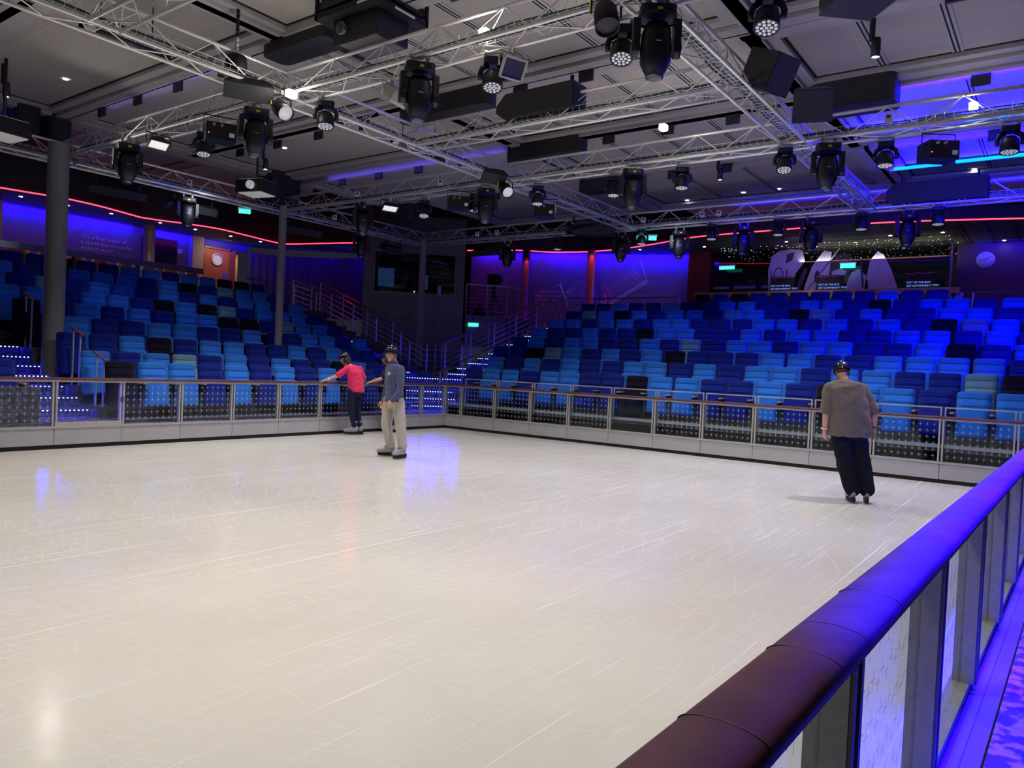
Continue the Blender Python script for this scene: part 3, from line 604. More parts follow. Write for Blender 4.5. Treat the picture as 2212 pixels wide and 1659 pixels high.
area('passage_lamp', (1.75, 11.5, 5.1), (1.75, 11.6, 3), .3, .3, 9, (1, .75, .4))
area('door_glow', (.7, 10.3, 5.25), (.75, 11, 4.0), .3, .3, 8, (1, .7, .5))

# ============================================================ CONTROL BOOTH
bo = Vector((2.6, 5.9, 0)); bt = Vector((4.85, 3.65, 0)); bd = (bt-bo).normalized(); bn = Vector((bd.y, -bd.x, 0))
if bn.dot(Vector((-1, -1, 0))) < 0: bn = -bn
BM = Matrix(((bd.x, -bn.x, 0, bo.x), (bd.y, -bn.y, 0, bo.y), (0, 0, 1, 0), (0, 0, 0, 1)))      # local: x along the face, y into the booth
L_ = (bt-bo).length; M_booth = mat('booth_panel', (.125, .12, .15), .45, .2, noise=.08, nscale=2)
b = MB(); wl, wr, wz0, wz1 = .30, 2.92, 3.72, 5.06
for lo, hi in (((0, 0, 1.15), (L_, .1, wz0)), ((0, 0, wz1), (L_, .1, 6.2)), ((0, 0, wz0), (wl, .1, wz1)), ((wr, 0, wz0), (L_, .1, wz1)), ((0, .1, 1.15), (.08, 1.7, 6.2)), ((L_-.08, .1, 1.15), (L_, 1.7, 6.2)), ((0, 1.7, 1.15), (L_, 1.8, 6.2))): b.box(lo, hi, M_booth, BM)
for x in (.75, 1.5, 2.25): b.box((x, -.004, 2.2), (x+.012, 0, wz0-.03), M_blackm, BM)
b.box((0, -.004, 2.9), (L_, 0, 2.912), M_blackm, BM); struct(b, 'wall_booth')
wn1 = MB(); wn1.box((wl, .02, wz0), (wl+.05, .08, wz1), M_dsteel, BM); wn1.box((wr-.05, .02, wz0), (wr, .08, wz1), M_dsteel, BM); wn1.box((wl, .02, wz1-.05), (wr, .08, wz1), M_dsteel, BM); wn1.box((wl, .02, wz0), (wr, .08, wz0+.05), M_dsteel, BM); wn1.box((1.75, .02, wz0), (1.82, .08, wz1), M_dsteel, BM)
w1o = struct(wn1, 'window_1'); k = MB(); k.box((wl+.05, .04, wz0+.05), (wr-.05, .055, wz1-.05), M_dglass, BM); k.build('glass_pane', w1o)
k = MB(); k.box((.1, .2, 3.5), (3.1, .75, 3.62), M_blackm, BM); dk = k.build('control_desk'); tag(dk, 'long black control desk inside the booth behind its window', 'desk')
k = MB(); k.box((.1, .6, 1.2), (.2, .7, 3.5), M_blackm, BM); k.box((3.0, .6, 1.2), (3.1, .7, 3.5), M_blackm, BM); k.build('desk_legs', dk)
M_scr = mat('booth_screen', (.05, .1, .25), .3, em=(.10, .22, .55), es=.3, noise=.2)
for i, (x, z, w_, h_, lab) in enumerate([(.42, 3.95, .55, .62, 'pale blue monitor glowing at the left of the booth window'), (1.75, 3.92, .3, .5, 'dim blue monitor in the middle of the booth window'), (2.35, 3.80, .14, .3, 'narrow blue monitor at the right of the booth window')]):
    r_ = empty('monitor', BM @ Vector((x+w_/2, .5, 3.62)), lab, 'monitor', math.atan2(bd.y, bd.x)); k = MB(); k.box((-w_/2, 0, z-3.62), (w_/2, .04, z-3.62+h_), M_blackm); k.box((-.04, .01, 0), (.04, .03, z-3.62), M_blackm); k.build('housing', r_)
    k = MB(); k.box((-w_/2+.015, -.004, z-3.62+.015), (w_/2-.015, 0, z-3.62+h_-.015), M_scr); k.build('screen', r_)
k = MB(); k.tube([BM @ Vector((1.45, .5, 3.62)), BM @ Vector((1.5, .45, 4.1)), BM @ Vector((1.40, .35, 4.3)), BM @ Vector((1.3, .3, 4.2))], .012, mat('desk_lamp_grey', (.4, .38, .3), .4, noise=.05), 6); tag(k.build('desk_lamp'), 'thin bent lamp standing on the booth desk', 'lamp')
# raised platform with a video camera
k = MB(); PB = [(4.95, 3.62), (5.95, 2.72), (7.6, 3.0), (7.3, 4.8), (6.4, 5.0)]
k.prism([(p[0], p[1]) for p in PB], 2.2, 3.16, M_booth); struct(k, 'floor_platform')
r_ = empty('video_camera', (6.05, 3.35, 3.16), 'black studio video camera on a tripod on the raised platform', 'camera')
k = MB(); k.rbox((-.16, -.2, 1.1), (.16, .2, 1.42), .03, M_black); k.lathe((0, -.2, 1.25), [(0, .12), (.07, .12), (.08, 0)], M_black, 16, (0, -1, 0)); k.build('camera_body', r_)
k = MB(); k.bar((-.02, 0, .72), (-.02, 0, 1.1), .09, .12, M_black, up=(1, 0, 0)); k.build('pan_head', r_)
for a in (90, 210, 330): k = MB(); k.tube([(0, 0, .75), (.36*math.cos(math.radians(a)), .36*math.sin(math.radians(a)), 0)], [.025, .014], M_black, 8); k.build('tripod_leg', r_)
r_ = empty('equipment_bag', (5.45, 3.45, 3.16), 'black equipment bag lying on the platform behind the railing', 'bag'); k = MB(); k.lathe((0, 0, 0), [(.02, .0), (.2, .01), (.22, .12), (.19, .24), (.06, .30), (0, .30)], M_black, 16); k.build('bag_body', r_)
k = MB(); k.tube([(-.1, 0, .28), (-.06, 0, .38), (.06, 0, .38), (.1, 0, .28)], .012, M_black, 6); k.build('handle', r_)

# ============================================================ BAR LEDGES AND STOOLS
def ledge(label, a, b_, out, mt, z=4.06, name='bar_ledge', n=4):
    a = Vector(a); b_ = Vector(b_); r_ = empty(name, a, label, 'ledge'); d = b_-a; o = Vector(out)
    k = MB(); k.bar((0, 0, 1.03), d+Vector((0, 0, 1.03)), .34, .03, mt); k.bar(-o*.17+Vector((0, 0, .98)), d-o*.17+Vector((0, 0, .98)), .02, .16, mt); k.build('ledge_top', r_)
    for q in range(n+1): p = d*(.02+.96*q/n); k = MB(); k.bar(p, p+Vector((0, 0, .95)), .05, .05, M_bulk, up=(1, 0, 0)); k.build('support_post', r_)
M_copper = mat('copper_ledge', (.42, .17, .11), .3, .7, noise=.12, nscale=3)
ledge('long dark steel ledge on posts behind the top row of the left bank', (-10.0, 8.72, 2.95), (-1.25, 8.72, 2.95), (0, 1, 0), mat('ledge_steel', (.22, .2, .2), .3, .7, noise=.1), n=5)
ledge('long coppery ledge behind the top row of the right bank', (8.42, -2.72, 3.03), (8.42, -9.8, 3.03), (1, 0, 0), M_copper, n=5)
k = MB(); k.box((8.4, -9.86, 3.03), (8.75, -9.6, 3.97), mat('ledge_end', (.5, .42, .5), .4, .4, noise=.1)); tag(k.build('ledge_end_panel'), 'pale metal end panel under the right end of the coppery ledge', 'panel')
M_cream = mat('stool_cream', (.55, .45, .34), .5, noise=.08, nscale=10)
def stool(x, y, z, rz, label, group):
    if 'stool' not in PRO:
        r_ = empty('bar_stool', (0, 0, 0), 'x', 'stool'); k = MB(); k.rbox((-.21, -.18, .66), (.21, .2, .70), .05, M_cream); k.build('seat', r_)
        k = MB(); N_ = 8; vs = []
        for i in range(N_+1):
            t = -1+2*i/N_; yy = .2-.06*t*t
            vs += [(.22*t, yy, .70), (.22*t, yy+.02, .70), (.235*t, yy+.03, 1.0+.015*t*t), (.235*t, yy+.05, 1.0+.015*t*t)]
        k.add(vs, [(4*i, 4*i+4, 4*i+6, 4*i+2) for i in range(N_)]+[(4*i+1, 4*i+3, 4*i+7, 4*i+5) for i in range(N_)]+[(4*i+2, 4*i+6, 4*i+7, 4*i+3) for i in range(N_)]+[(0, 2, 3, 1), (4*N_, 4*N_+1, 4*N_+3, 4*N_+2)], M_cream, True); k.build('backrest', r_)
        for sx in (-1, 1):
            for sy in (-1, 1): k = MB(); k.tube([(sx*.17, sy*.15, .66), (sx*.22, sy*.2, 0)], .014, M_steel, 6); k.build('leg', r_)
        PRO['stool'] = r_; o = r_
    else: o = copy_tree(PRO['stool'])
    o.location = (x, y, z); o.rotation_euler = (0, 0, rz); tag(o, label, 'stool', group)
for i in range(11): stool(-7.9+i*.66, 9.2, 2.95, math.pi, 'cream high-backed bar stool at the left bank ledge, %s from left' % ORD[i], 'cream stools at the left ledge')
for i in range(11): stool(8.85, -3.1-i*.62, 3.03, math.pi/2, 'cream bar stool at the coppery right ledge, %s from left' % ORD[i], 'cream stools at the right ledge')
# ============================================================ CEILING
b = MB(); b.box((-17, -17, 6.75), (14, 12.5, 6.85), M_void); struct(b, 'ceiling')
def ceil_panel_mat():
    m = bpy.data.materials.new('coffer_board'); m.use_nodes = True; nt = m.node_tree; N = nt.nodes; L = nt.links; bs = N['Principled BSDF']; bs.inputs['Roughness'].default_value = .85
    tc = N.new('ShaderNodeTexCoord'); w_ = N.new('ShaderNodeTexWave'); w_.bands_direction = 'X'; w_.inputs['Scale'].default_value = 6; w_.inputs['Distortion'].default_value = 1.5; w_.inputs['Detail'].default_value = 3; w_.inputs['Detail Scale'].default_value = 4
    br = N.new('ShaderNodeTexBrick'); br.inputs['Scale'].default_value = 1; br.inputs['Brick Width'].default_value = 2.4; br.inputs['Row Height'].default_value = .6; br.inputs['Mortar Size'].default_value = .006; br.offset = 0
    mp = N.new('ShaderNodeMapping'); mp.inputs['Rotation'].default_value = (0, 0, math.pi/2); L.new(tc.outputs['Object'], mp.inputs[0]); L.new(mp.outputs[0], br.inputs['Vector']); L.new(tc.outputs['Object'], w_.inputs['Vector'])
    r = N.new('ShaderNodeValToRGB'); r.color_ramp.elements[0].color = (.36, .335, .31, 1); r.color_ramp.elements[1].color = (.41, .385, .355, 1); L.new(w_.outputs['Fac'], r.inputs[0])
    br.inputs['Mortar'].default_value = (.48, .455, .43, 1); L.new(r.outputs[0], br.inputs['Color1']); L.new(r.outputs[0], br.inputs['Color2']); L.new(br.outputs['Color'], bs.inputs['Base Color'])
    return m
M_coff = ceil_panel_mat()
CN = [0]
def coffer(x0, x1, y0, y1, zp=6.12, slots=()):
    """a recessed tray: woven board, stepped moulding round it, dark twin slots across it"""
    CN[0] += 1
    b = MB(); b.box((x0, y0, zp), (x1, y1, zp+.04), M_coff); r_ = struct(b, 'ceiling_coffer')
    k = MB()
    for w0, w1, za, zb in ((.0, .035, zp-.01, zp-.0), (.035, .19, zp-.07, zp+.05), (.19, .22, zp-.02, zp+.0), (.22, .44, zp-.12, zp+.16)):
        mt = M_void if zb == zp else M_ceilf
        k.box((x0-w1, y0-w1, za), (x0-w0, y1+w1, zb+.03), mt); k.box((x1+w0, y0-w1, za), (x1+w1, y1+w1, zb+.03), mt)
        k.box((x0-w0, y0-w1, za), (x1+w0, y0-w0, zb+.03), mt); k.box((x0-w0, y1+w0, za), (x1+w0, y1+w1, zb+.03), mt)
    k.build('moulding', r_)
    for y in slots:
        k = MB(); k.box((x0, y-.075, zp-.012), (x1, y+.075, zp), M_ceilf)
        for q in (-.035, .018): k.box((x0, y+q, zp-.016), (x1, y+q+.02, zp-.011), M_void)
        k.build('slot_diffuser', r_)
coffer(-9.25, -7.45, -2.6, 3.80); coffer(-9.25, -7.27, -9.0, -3.18); coffer(-14.6, -10.0, -9.0, -3.3); coffer(-14.6, -10.0, -2.4, 3.8)
coffer(-6.8, -4.55, -8.3, -3.2, slots=(-4.3, -5.4, -6.52, -7.6)); coffer(-6.6, -4.6, -2.3, 3.8); coffer(-6.9, -4.5, -15, -9.0, slots=(-10.4, -12.2))
coffer(-3.70, -1.65, -8.2, -3.2, slots=(-4.2, -5.1, -6.1, -7.1)); coffer(-3.88, -2.08, -2.5, 3.88); coffer(-3.63, -1.95, -15, -8.84, slots=(-9.75, -10.68, -12.5))
coffer(-.95, 1.1, -8.3, -3.2, slots=(-4.5, -5.6, -6.7)); coffer(-.95, 1.1, -15, -9.0, slots=(-10.7, -12.4)); coffer(-.9, 1.2, -2.4, 3.7); coffer(2.2, 4.6, -15, -9.2, slots=(-10.6, -12.2)); coffer(2.2, 4.9, -8.4, -3.2, slots=(-4.8, -6.2, -7.4))
coffer(2.2, 4.9, -2.2, 2.2); coffer(-9.0, -6.9, 5.0, 7.7); coffer(-6.0, -3.9, 5.0, 7.7); coffer(-3.0, -1.0, 5.0, 7.7); coffer(5.8, 6.9, -15, -4)
# drop straps across the dark gaps and heavy beams over the truss crossings
b = MB()
for x in (-7.02, -4.1, -1.25, 1.65):
    for y in [-13.8, -12.3, -10.9, -7.3, -6.1, -4.9, -1.3, 0.0, 1.3, 2.6]: b.box((x-.02, y-.12, 5.84), (x+.02, y+.12, 6.7), M_bulk)
struct(b, 'trim_drop_straps')
b = MB()
for (x0, x1, y0, y1, z0) in ((-7.2, -6.75, -3.9, -2.5, 5.85), (-4.35, -4.0, -4.4, -2.4, 5.75), (-1.45, -1.1, -4.4, -2.6, 5.75), (-7.35, -6.9, 4.0, 5.3, 5.6), (-7.9, -7.5, 3.9, 4.9, 5.5), (-2.35, -1.5, 3.8, 4.6, 5.15), (1.5, 1.9, 2.9, 4.6, 5.5), (-1.85, -1.3, -9.9, -8.7, 5.65), (1.4, 1.75, -4.2, -2.6, 5.7), (-7.1, -6.7, -9.4, -8.6, 5.9)):
    b.rbox((x0, y0, z0), (x1, y1, 6.7), .12, M_bulk)
struct(b, 'trim_bulkheads')
# blue lit cove bars in the right-hand coffers
def bar_light(x, y0, y1, i, lab, z=6.03):
    k = MB(); k.box((x-.035, y0, z-.03), (x+.035, y1, z+.02), M_cyan); tag(k.build('cove_light_bar'), lab, 'light', 'blue cove light bars')
    area_strip('cove_glow', (x, y0, z+.03), (x, y1, z+.03), 0, 80*abs(y1-y0)/1.0, BLUE, .3, (-.6, 0, .35)); area_strip('cove_glow', (x-.06, y0, z-.04), (x-.06, y1, z-.04), 0, 25*abs(y1-y0), BLUE, .1, (-1, 0, -.4))
bar_light(.80, -9.75, -8.85, 0, 'short cyan light bar in the ceiling above the corner truss at right'); bar_light(.84, -11.6, -10.5, 1, 'cyan light bar in the upper ceiling at the right edge')
bar_light(3.56, -9.85, -8.9, 2, 'cyan light bar in the lower ceiling right of the corner light head'); bar_light(3.5, -11.6, -10.1, 3, 'long cyan light bar in the lower ceiling at the right edge')
area_strip('slot_glow', (-1.25, -9.15, 5.95), (-1.25, -14, 5.95), 0, 330, BLUE, .15, (1, 0, .5)); area_strip('slot_glow', (1.7, -9.2, 5.9), (1.7, -14, 5.9), 0, 260, BLUE, .15, (.3, 0, 1)); area_strip('slot_glow', (5.3, -5, 5.9), (5.3, -14, 5.9), 0, 100, BLUE, .15, (.2, 0, 1))
area_strip('slot_glow', (-7.0, 2.5, 5.95), (-7.0, -2, 5.95), 0, 1.5, (.3, .25, 1), .2, (.5, 0, .6)); area_strip('slot_glow', (-1.4, 3.0, 5.95), (-1.4, -2.5, 5.95), 0, 8, (.15, .1, 1), .2, (.6, 0, .6)); area_strip('slot_glow', (-7.4, 5.2, 5.8), (-10, 5.2, 5.8), 0, 14, BLUE, .2, (0, 0, 1))

# ============================================================ TRUSSES
ZB = 5.1; HW = .17; HT = .38
def truss(label, P0, P1, w_=HW, h_=HT, z=ZB, pitch=.47, tray=True, clabel=None):
    P0 = Vector((P0[0], P0[1], z)); P1 = Vector((P1[0], P1[1], z)); d = P1-P0; L_ = d.length; t = d.normalized(); sd = Vector((-t.y, t.x, 0))
    r_ = empty('lighting_truss', P0, label, 'truss', 0, 'aluminium lighting trusses over the ice'); tags = []
    ch = [-sd*w_, sd*w_, Vector((0, 0, h_))]
    for i, o in enumerate(ch): k = MB(); k.tube([o, d+o], .0245, M_alu, 10); k.build('chord', r_)
    n = max(2, round(L_/pitch))
    for (a, c_) in ((0, 2), (1, 2), (0, 1)):
        pts = [t*(L_*(q+.5*0)/n)+(ch[a] if q % 2 == 0 else ch[c_]) for q in range(n+1)]
        k = MB(); k.tube(pts, .0095, M_alu, 6); k.build('lacing', r_)
    for q in (0, L_):
        k = MB()
        for a, c_ in ((0, 1), (1, 2), (0, 2)): k.tube([t*q+ch[a], t*q+ch[c_]], .014, M_alu, 6)
        k.build('end_frame', r_)
    if tray:
        rt = empty('cable_tray', P0, clabel or (('wire tray of cables inside the '+' '.join(label.split()[:10]))), 'cable tray', 0, 'wire cable trays inside the trusses'); k = MB()
        for o in (-.11, -.055, 0, .055, .11): k.tube([sd*o+Vector((0, 0, .075)), d+sd*o+Vector((0, 0, .075))], .0035, M_alu, 4, False)
        for o in (-.12, .12): k.tube([sd*o+Vector((0, 0, .15)), d+sd*o+Vector((0, 0, .15))], .0035, M_alu, 4, False)
        m_ = int(L_/.11)
        for q in range(m_): p = t*(q+.5)*L_/m_; k.tube([p-sd*.12+Vector((0, 0, .15)), p-sd*.12+Vector((0, 0, .075)), p+sd*.12+Vector((0, 0, .075)), p+sd*.12+Vector((0, 0, .15))], .003, M_alu, 4, False)
        k.build('wire_basket', rt)
        rnd = random.Random(int(L_*100))
        for q in range(7):
            mc = (mat('cable_black', (.02, .02, .022), .5, noise=.1), mat('cable_teal', (.03, .14, .12), .5, noise=.1), mat('cable_grey', (.12, .13, .16), .5, noise=.1))[q % 3]
            off = -.09+.03*q; pts = [t*(L_*s_/18)+sd*(off+rnd.uniform(-.02, .02))+Vector((0, 0, .085+rnd.uniform(0, .035)+.012*(q % 2))) for s_ in range(19)]
            k = MB(); k.tube(pts, .011, mc, 5, False); k.build('cable', rt)
    return r_
truss('truss crossing the picture from the top left down to centre', (-14.5, -3.14), (3.05, -3.14))
truss('far truss behind the left bank front rows', (-11.0, 3.83), (3.05, 3.83))
truss('upper right truss running down towards the hall corner', (-8.3, -8.62), (3.05, -8.62))
truss('truss from the thick column up past the big projector', (-7.2, 3.83), (-7.2, -10.2))
truss('short truss carrying the long black speaker box', (-4.61, -3.14), (-4.61, -8.45))
truss('middle truss crossing from the slim column to the right edge', (-2.02, 3.83), (-2.02, -15.5))
truss('farthest truss in front of the right bank', (3.05, 3.83), (3.05, -15.5))
truss('near truss entering at the top left corner', (-9.75, -3.3), (-9.75, -11), tray=False)

# ============================================================ LIGHTING FIXTURES
def clamp(mb, z0, z1):
    mb.box((-.11, -.012, z0), (.11, .012, z0+.02), M_steel)
    for sx in (-.09, .09): mb.box((sx-.015, -.02, z0), (sx+.015, .02, z1), M_steel); mb.lathe((sx, 0, z1-.02), [(.034, -.02), (.034, .02)], M_steel, 10, (1, 0, 0))
def mov_head(loc, rz, label, tilt=0):
    if 'mh' not in PRO:
        r_ = empty('moving_head', (0, 0, 0), 'x', 'stage light')
        k = MB(); clamp(k, -.08, .03); k.build('clamp', r_)
        k = MB(); k.rbox((-.17, -.14, -.17), (.17, .14, -.08), .06, M_black); k.lathe((0, 0, -.19), [(.19, 0), (.19, .03), (.15, .04)], M_black, 24); k.build('base', r_)
        for s in (-1, 1):
            k = MB(); k.prism([(s*.16, -.08), (s*.225, -.07), (s*.225, .07), (s*.16, .08)][::s], -.50, -.19, M_black); k.lathe((s*.20, 0, -.45), [(0, .035), (.08, .03), (.085, 0), (.085, -.03)], M_black, 20, (s, 0, 0)); k.build('yoke_arm', r_)
        hd = None
        k = MB(); ring = [(-.22, .02), (-.22, .10), (-.30, .135), (-.45, .15), (-.58, .145), (-.68, .095), (-.70, .075)]
        vs = []; n = 16
        for z, rr in ring:
            for j in range(n):
                a = 2*math.pi*(j+.5)/n; q = 1/max(abs(math.cos(a)), abs(math.sin(a)))**.45; vs.append((rr*math.cos(a)*q, rr*math.sin(a)*q*.95, z))
        k.add(vs, [(i*n+j, (i)*n+(j+1) % n, (i+1)*n+(j+1) % n, (i+1)*n+j) for i in range(len(ring)-1) for j in range(n)], M_black, True); hd = k.build('lamp_head', r_)
        k = MB(); k.lathe((0, 0, -.70), [(.085, .03), (.085, -.03), (.07, -.035), (.065, -.02), (0, -.02)], mat('lens_glass', (.05, .06, .09), .05, coat=1), 24); k.build('lens', hd)
        k = MB(); k.box((-.02, -.142, -.155), (.03, -.1405, -.115), M_yel); k.build('sticker', r_)
        k = MB(); k.box((-.03, -.158, -.44), (.03, -.156, -.43), mat('badge_grey', (.4, .4, .42), .4, noise=.05)); k.build('badge', hd)
        PRO['mh'] = r_; o = r_
    else: o = copy_tree(PRO['mh'])
    o.location = loc; o.rotation_euler = (0, 0, rz); tag(o, label, 'stage light', 'black moving head spotlights')
def wash(loc, rz, label, tilt=0.0):
    r_ = empty('wash_light', loc, label, 'stage light', rz, 'small LED wash lights')
    if 'wash' not in PRO:
        M = {}
        k = MB(); clamp(k, -.05, .03); M['clamp'] = k.mesh('clamp')
        k = MB(); k.rbox((-.11, -.09, -.12), (.11, .09, -.05), .04, M_black); M['base'] = k.mesh('base')
        k = MB()
        for s in (-1, 1): k.tube([(s*.05, 0, -.13), (s*.125, 0, -.16), (s*.145, 0, -.22), (s*.14, 0, -.29)], [.03, .032, .03, .026], M_black, 8)
        M['yoke'] = k.mesh('yoke')
        k = MB(); k.lathe((0, 0, 0), [(.0, .09), (.07, .085), (.10, .05), (.115, -.02), (.118, -.11), (.112, -.125), (.105, -.115), (0, -.112)], M_black, 24); M['lamp_head'] = k.mesh('lamp_head')
        k = MB(); rr = [(0, 0)]+[(.042*math.cos(a*math.pi/3), .042*math.sin(a*math.pi/3)) for a in range(6)]+[(.082*math.cos(a*math.pi/6+.2), .082*math.sin(a*math.pi/6+.2)) for a in range(12)]
        for x, y in rr: k.lathe((x, y, -.114), [(.017, .0), (.017, -.004), (0, -.006)], M_lens, 8)
        M['led_lens'] = k.mesh('led_lenses'); PRO['wash'] = M
    M = PRO['wash']
    for n_ in ('clamp', 'base', 'yoke'): child(n_, M[n_], r_)
    h = child('lamp_head', M['lamp_head'], r_, (0, 0, -.27), (tilt, 0, 0)); child('led_lenses', M['led_lens'], h)
def mh_at(px_list): pass
R45 = math.atan2(CF.y, CF.x)-math.pi/2
yaw = lambda x, y: math.atan2(y+12.1, x+13.8)-math.pi/2
ZC = 5.07
for x, y, lab in [(-7.22, -8.79, 'largest moving head spotlight, hanging near the top centre-right'), (-7.37, -5.85, 'moving head spotlight below the big projector, in front of a wash light'), (-7.37, -2.7, 'moving head spotlight right of the small black projector at left'),
                  (-7.37, .87, 'moving head spotlight by the lit floodlight near the thick column'), (-4.45, 4.0, 'moving head spotlight hanging on the far left truss before the door'), (-2.19, .74, 'moving head spotlight hanging over the slim left column, upper of two'),
                  (.43, 3.66, 'moving head spotlight hanging at the end of the left red line'), (-2.19, -2.75, 'moving head spotlight left of the round lamp at the middle crossing'), (3.22, .74, 'moving head spotlight right of the corner column before the blue wall'),
                  (-2.19, -5.95, 'moving head spotlight hanging between two wash lights at centre right'), (3.22, -2.85, 'moving head spotlight before the glass bridge picture'), (3.22, -4.42, 'moving head spotlight hanging before the left end of bar ceiling'),
                  (3.22, -5.98, 'moving head spotlight over the right bank, left of the star ceiling'), (3.22, -7.47, 'moving head spotlight over the middle of the bar at right'), (-2.19, -9.12, 'moving head spotlight at the upper right truss corner'), (3.22, -9.35, 'moving head spotlight over the right bank with blue light on it')]:
    mov_head((x, y, ZC), yaw(x, y)+.15, lab)
for x, y, tl, lab in [(-7.03, -6.67, .25, 'wash light beside the white floodlight in the top centre'), (-7.0, -8.3, .3, 'wash light with bright lens under a black par can'), (-6.95, -9.75, .3, 'wash light with bright lens at the top edge, right of centre'), (-7.03, -3.79, .2, 'wash light just right of the round par can at upper left'),
                   (-7.03, -.85, .2, 'wash light left of the small black projector'), (-1.85, -5.4, .1, 'wash light left of the centre right moving head'), (-1.85, -6.7, .1, 'wash light right of the centre right moving head'), (-2.19, -8.5, .3, 'tilted wash light left of the truss corner at right'), (-1.85, -3.75, .1, 'wash light right of the round lamp at the middle crossing'),
                   (-1.85, -2.21, .1, 'wash light between black projector and moving head at centre'), (-1.85, -.79, .3, 'wash light with one bright bulb left of the middle projector'), (2.88, -1.15, .1, 'wash light before the blue mural wall'), (2.88, -3.58, .1, 'wash light under the teal exit sign at centre right'), (2.88, -5.36, .1, 'wash light on the red line left of the bar'),
                   (2.88, -6.87, .1, 'wash light on the red line above the astronaut picture'), (2.88, -8.55, .1, 'wash light on the red line right of the bar middle'), (2.88, -9.93, .1, 'wash light glowing blue near the right end of the red line'), (-1.85, -9.83, .1, 'wash light against the blue ceiling, left of two'), (-1.85, -11.33, .1, 'wash light against the blue ceiling at the right edge'), (-7.03, -5.44, .2, 'wash light hidden behind a moving head below the big projector')]:
    wash((x, y, ZC), yaw(x, y), lab, -tl)
def par(loc, rz, tilt, label, r_=.11, lens=M_lens):
    o = empty('par_can', loc, label, 'stage light', rz, 'round black par cans'); k = MB(); k.tube([(-r_-.03, 0, -.22), (-r_-.03, 0, -.08), (0, 0, -.02), (r_+.03, 0, -.08), (r_+.03, 0, -.22)], .012, M_black, 6); k.box((-.02, -.02, -.03), (.02, .02, .03), M_steel); k.build('yoke', o)
    k = MB(); k.lathe((0, 0, 0), [(0, .16), (r_*.7, .15), (r_*.95, .07), (r_, 0), (r_, -.16), (r_*.93, -.16), (r_*.9, -.12)], M_black, 24); h = k.build('can', o); h.location = (0, 0, -.22); h.rotation_euler = (tilt, 0, 0)
    k = MB(); k.lathe((0, 0, -.13), [(r_*.93, 0), (0, -.01)], lens, 24); k.build('lens', h)
    k = MB(); k.box((-r_-.047, -.02, -.2), (-r_-.043, .02, -.1), M_yel); k.build('sticker', o)
par((-7.50, -3.45, 5.06), yaw(-7.5, -3.4)+.5, -1.0, 'round par can with glowing lens at the upper left crossing'); par((-2.55, -3.5, 5.06), yaw(-2.5, -3.5)+.4, -1.0, 'round par can with glowing lens at the middle crossing'); par((-7.38, -8.32, 5.2), yaw(-7.3, -8.3)+.3, -.45, 'black par can with yellow label above a bright wash light', .12, M_black)
def flood(loc, rz, tilt, label, body, glow, w_=.34, h_=.20, group='rectangular floodlights'):
    o = empty('floodlight', loc, label, 'floodlight', rz, group); k = MB(); k.tube([(-w_/2-.03, 0, -.2), (-w_/2-.03, 0, -.04), (w_/2+.03, 0, -.04), (w_/2+.03, 0, -.2)], .011, body, 6); k.box((-.02, -.02, -.05), (.02, .02, .03), M_steel); k.build('bracket', o)
    R_ = Matrix.Translation((0, 0, -.2)) @ Matrix.Rotation(tilt, 4, 'X'); k = MB(); k.add([R_ @ Vector(p) for p in ((-w_*.3, .12, -h_*.3), (w_*.3, .12, -h_*.3), (w_*.3, .12, h_*.3), (-w_*.3, .12, h_*.3), (-w_/2, 0, -h_/2), (w_/2, 0, -h_/2), (w_/2, 0, h_/2), (-w_/2, 0, h_/2))], [(0, 3, 2, 1), (0, 1, 5, 4), (1, 2, 6, 5), (2, 3, 7, 6), (3, 0, 4, 7)], body); 
    for lo, hi in (((-w_/2, -.03, -h_/2), (-w_/2+.02, 0, h_/2)), ((w_/2-.02, -.03, -h_/2), (w_/2, 0, h_/2)), ((-w_/2, -.03, -h_/2), (w_/2, 0, -h_/2+.02)), ((-w_/2, -.03, h_/2-.02), (w_/2, 0, h_/2))): k.box(lo, hi, body, R_)
    h = k.build('housing', o); k = MB(); k.box((-w_/2+.02, -.008, -h_/2+.02), (w_/2-.02, .0, h_/2-.02), glow, R_); k.build('glass', h)
M_ivory = mat('ivory_housing', (.62, .60, .55), .45, noise=.04); M_fg = mat('flood_glass_lit', (.8, .8, .78), .3, em=(.8, .8, .78), es=.75); M_fgd = mat('flood_glass_dark', (.07, .07, .09), .15, noise=.1)
flood((-7.37, -.1, 5.06), yaw(-7.4, -.1)+.45, .9, 'black floodlight with pale glowing pane left of centre, by the thick column', M_black, M_fg); flood((-2.19, -.1, 5.06), yaw(-2, 0)+.4, .95, 'black floodlight with pale pane on the middle truss', M_black, M_fg, .36)
flood((-7.03, -6.95, 5.06), yaw(-7, -7)+.55, .55, 'ivory floodlight with dark pane hanging in the top centre', M_ivory, M_fgd, .30, .24); flood((-7.03, -5.05, 5.06), yaw(-7.0, -5)-2.2, .9, 'ivory floodlight seen from behind, left of the moving heads', M_ivory, M_fgd, .34, .26)
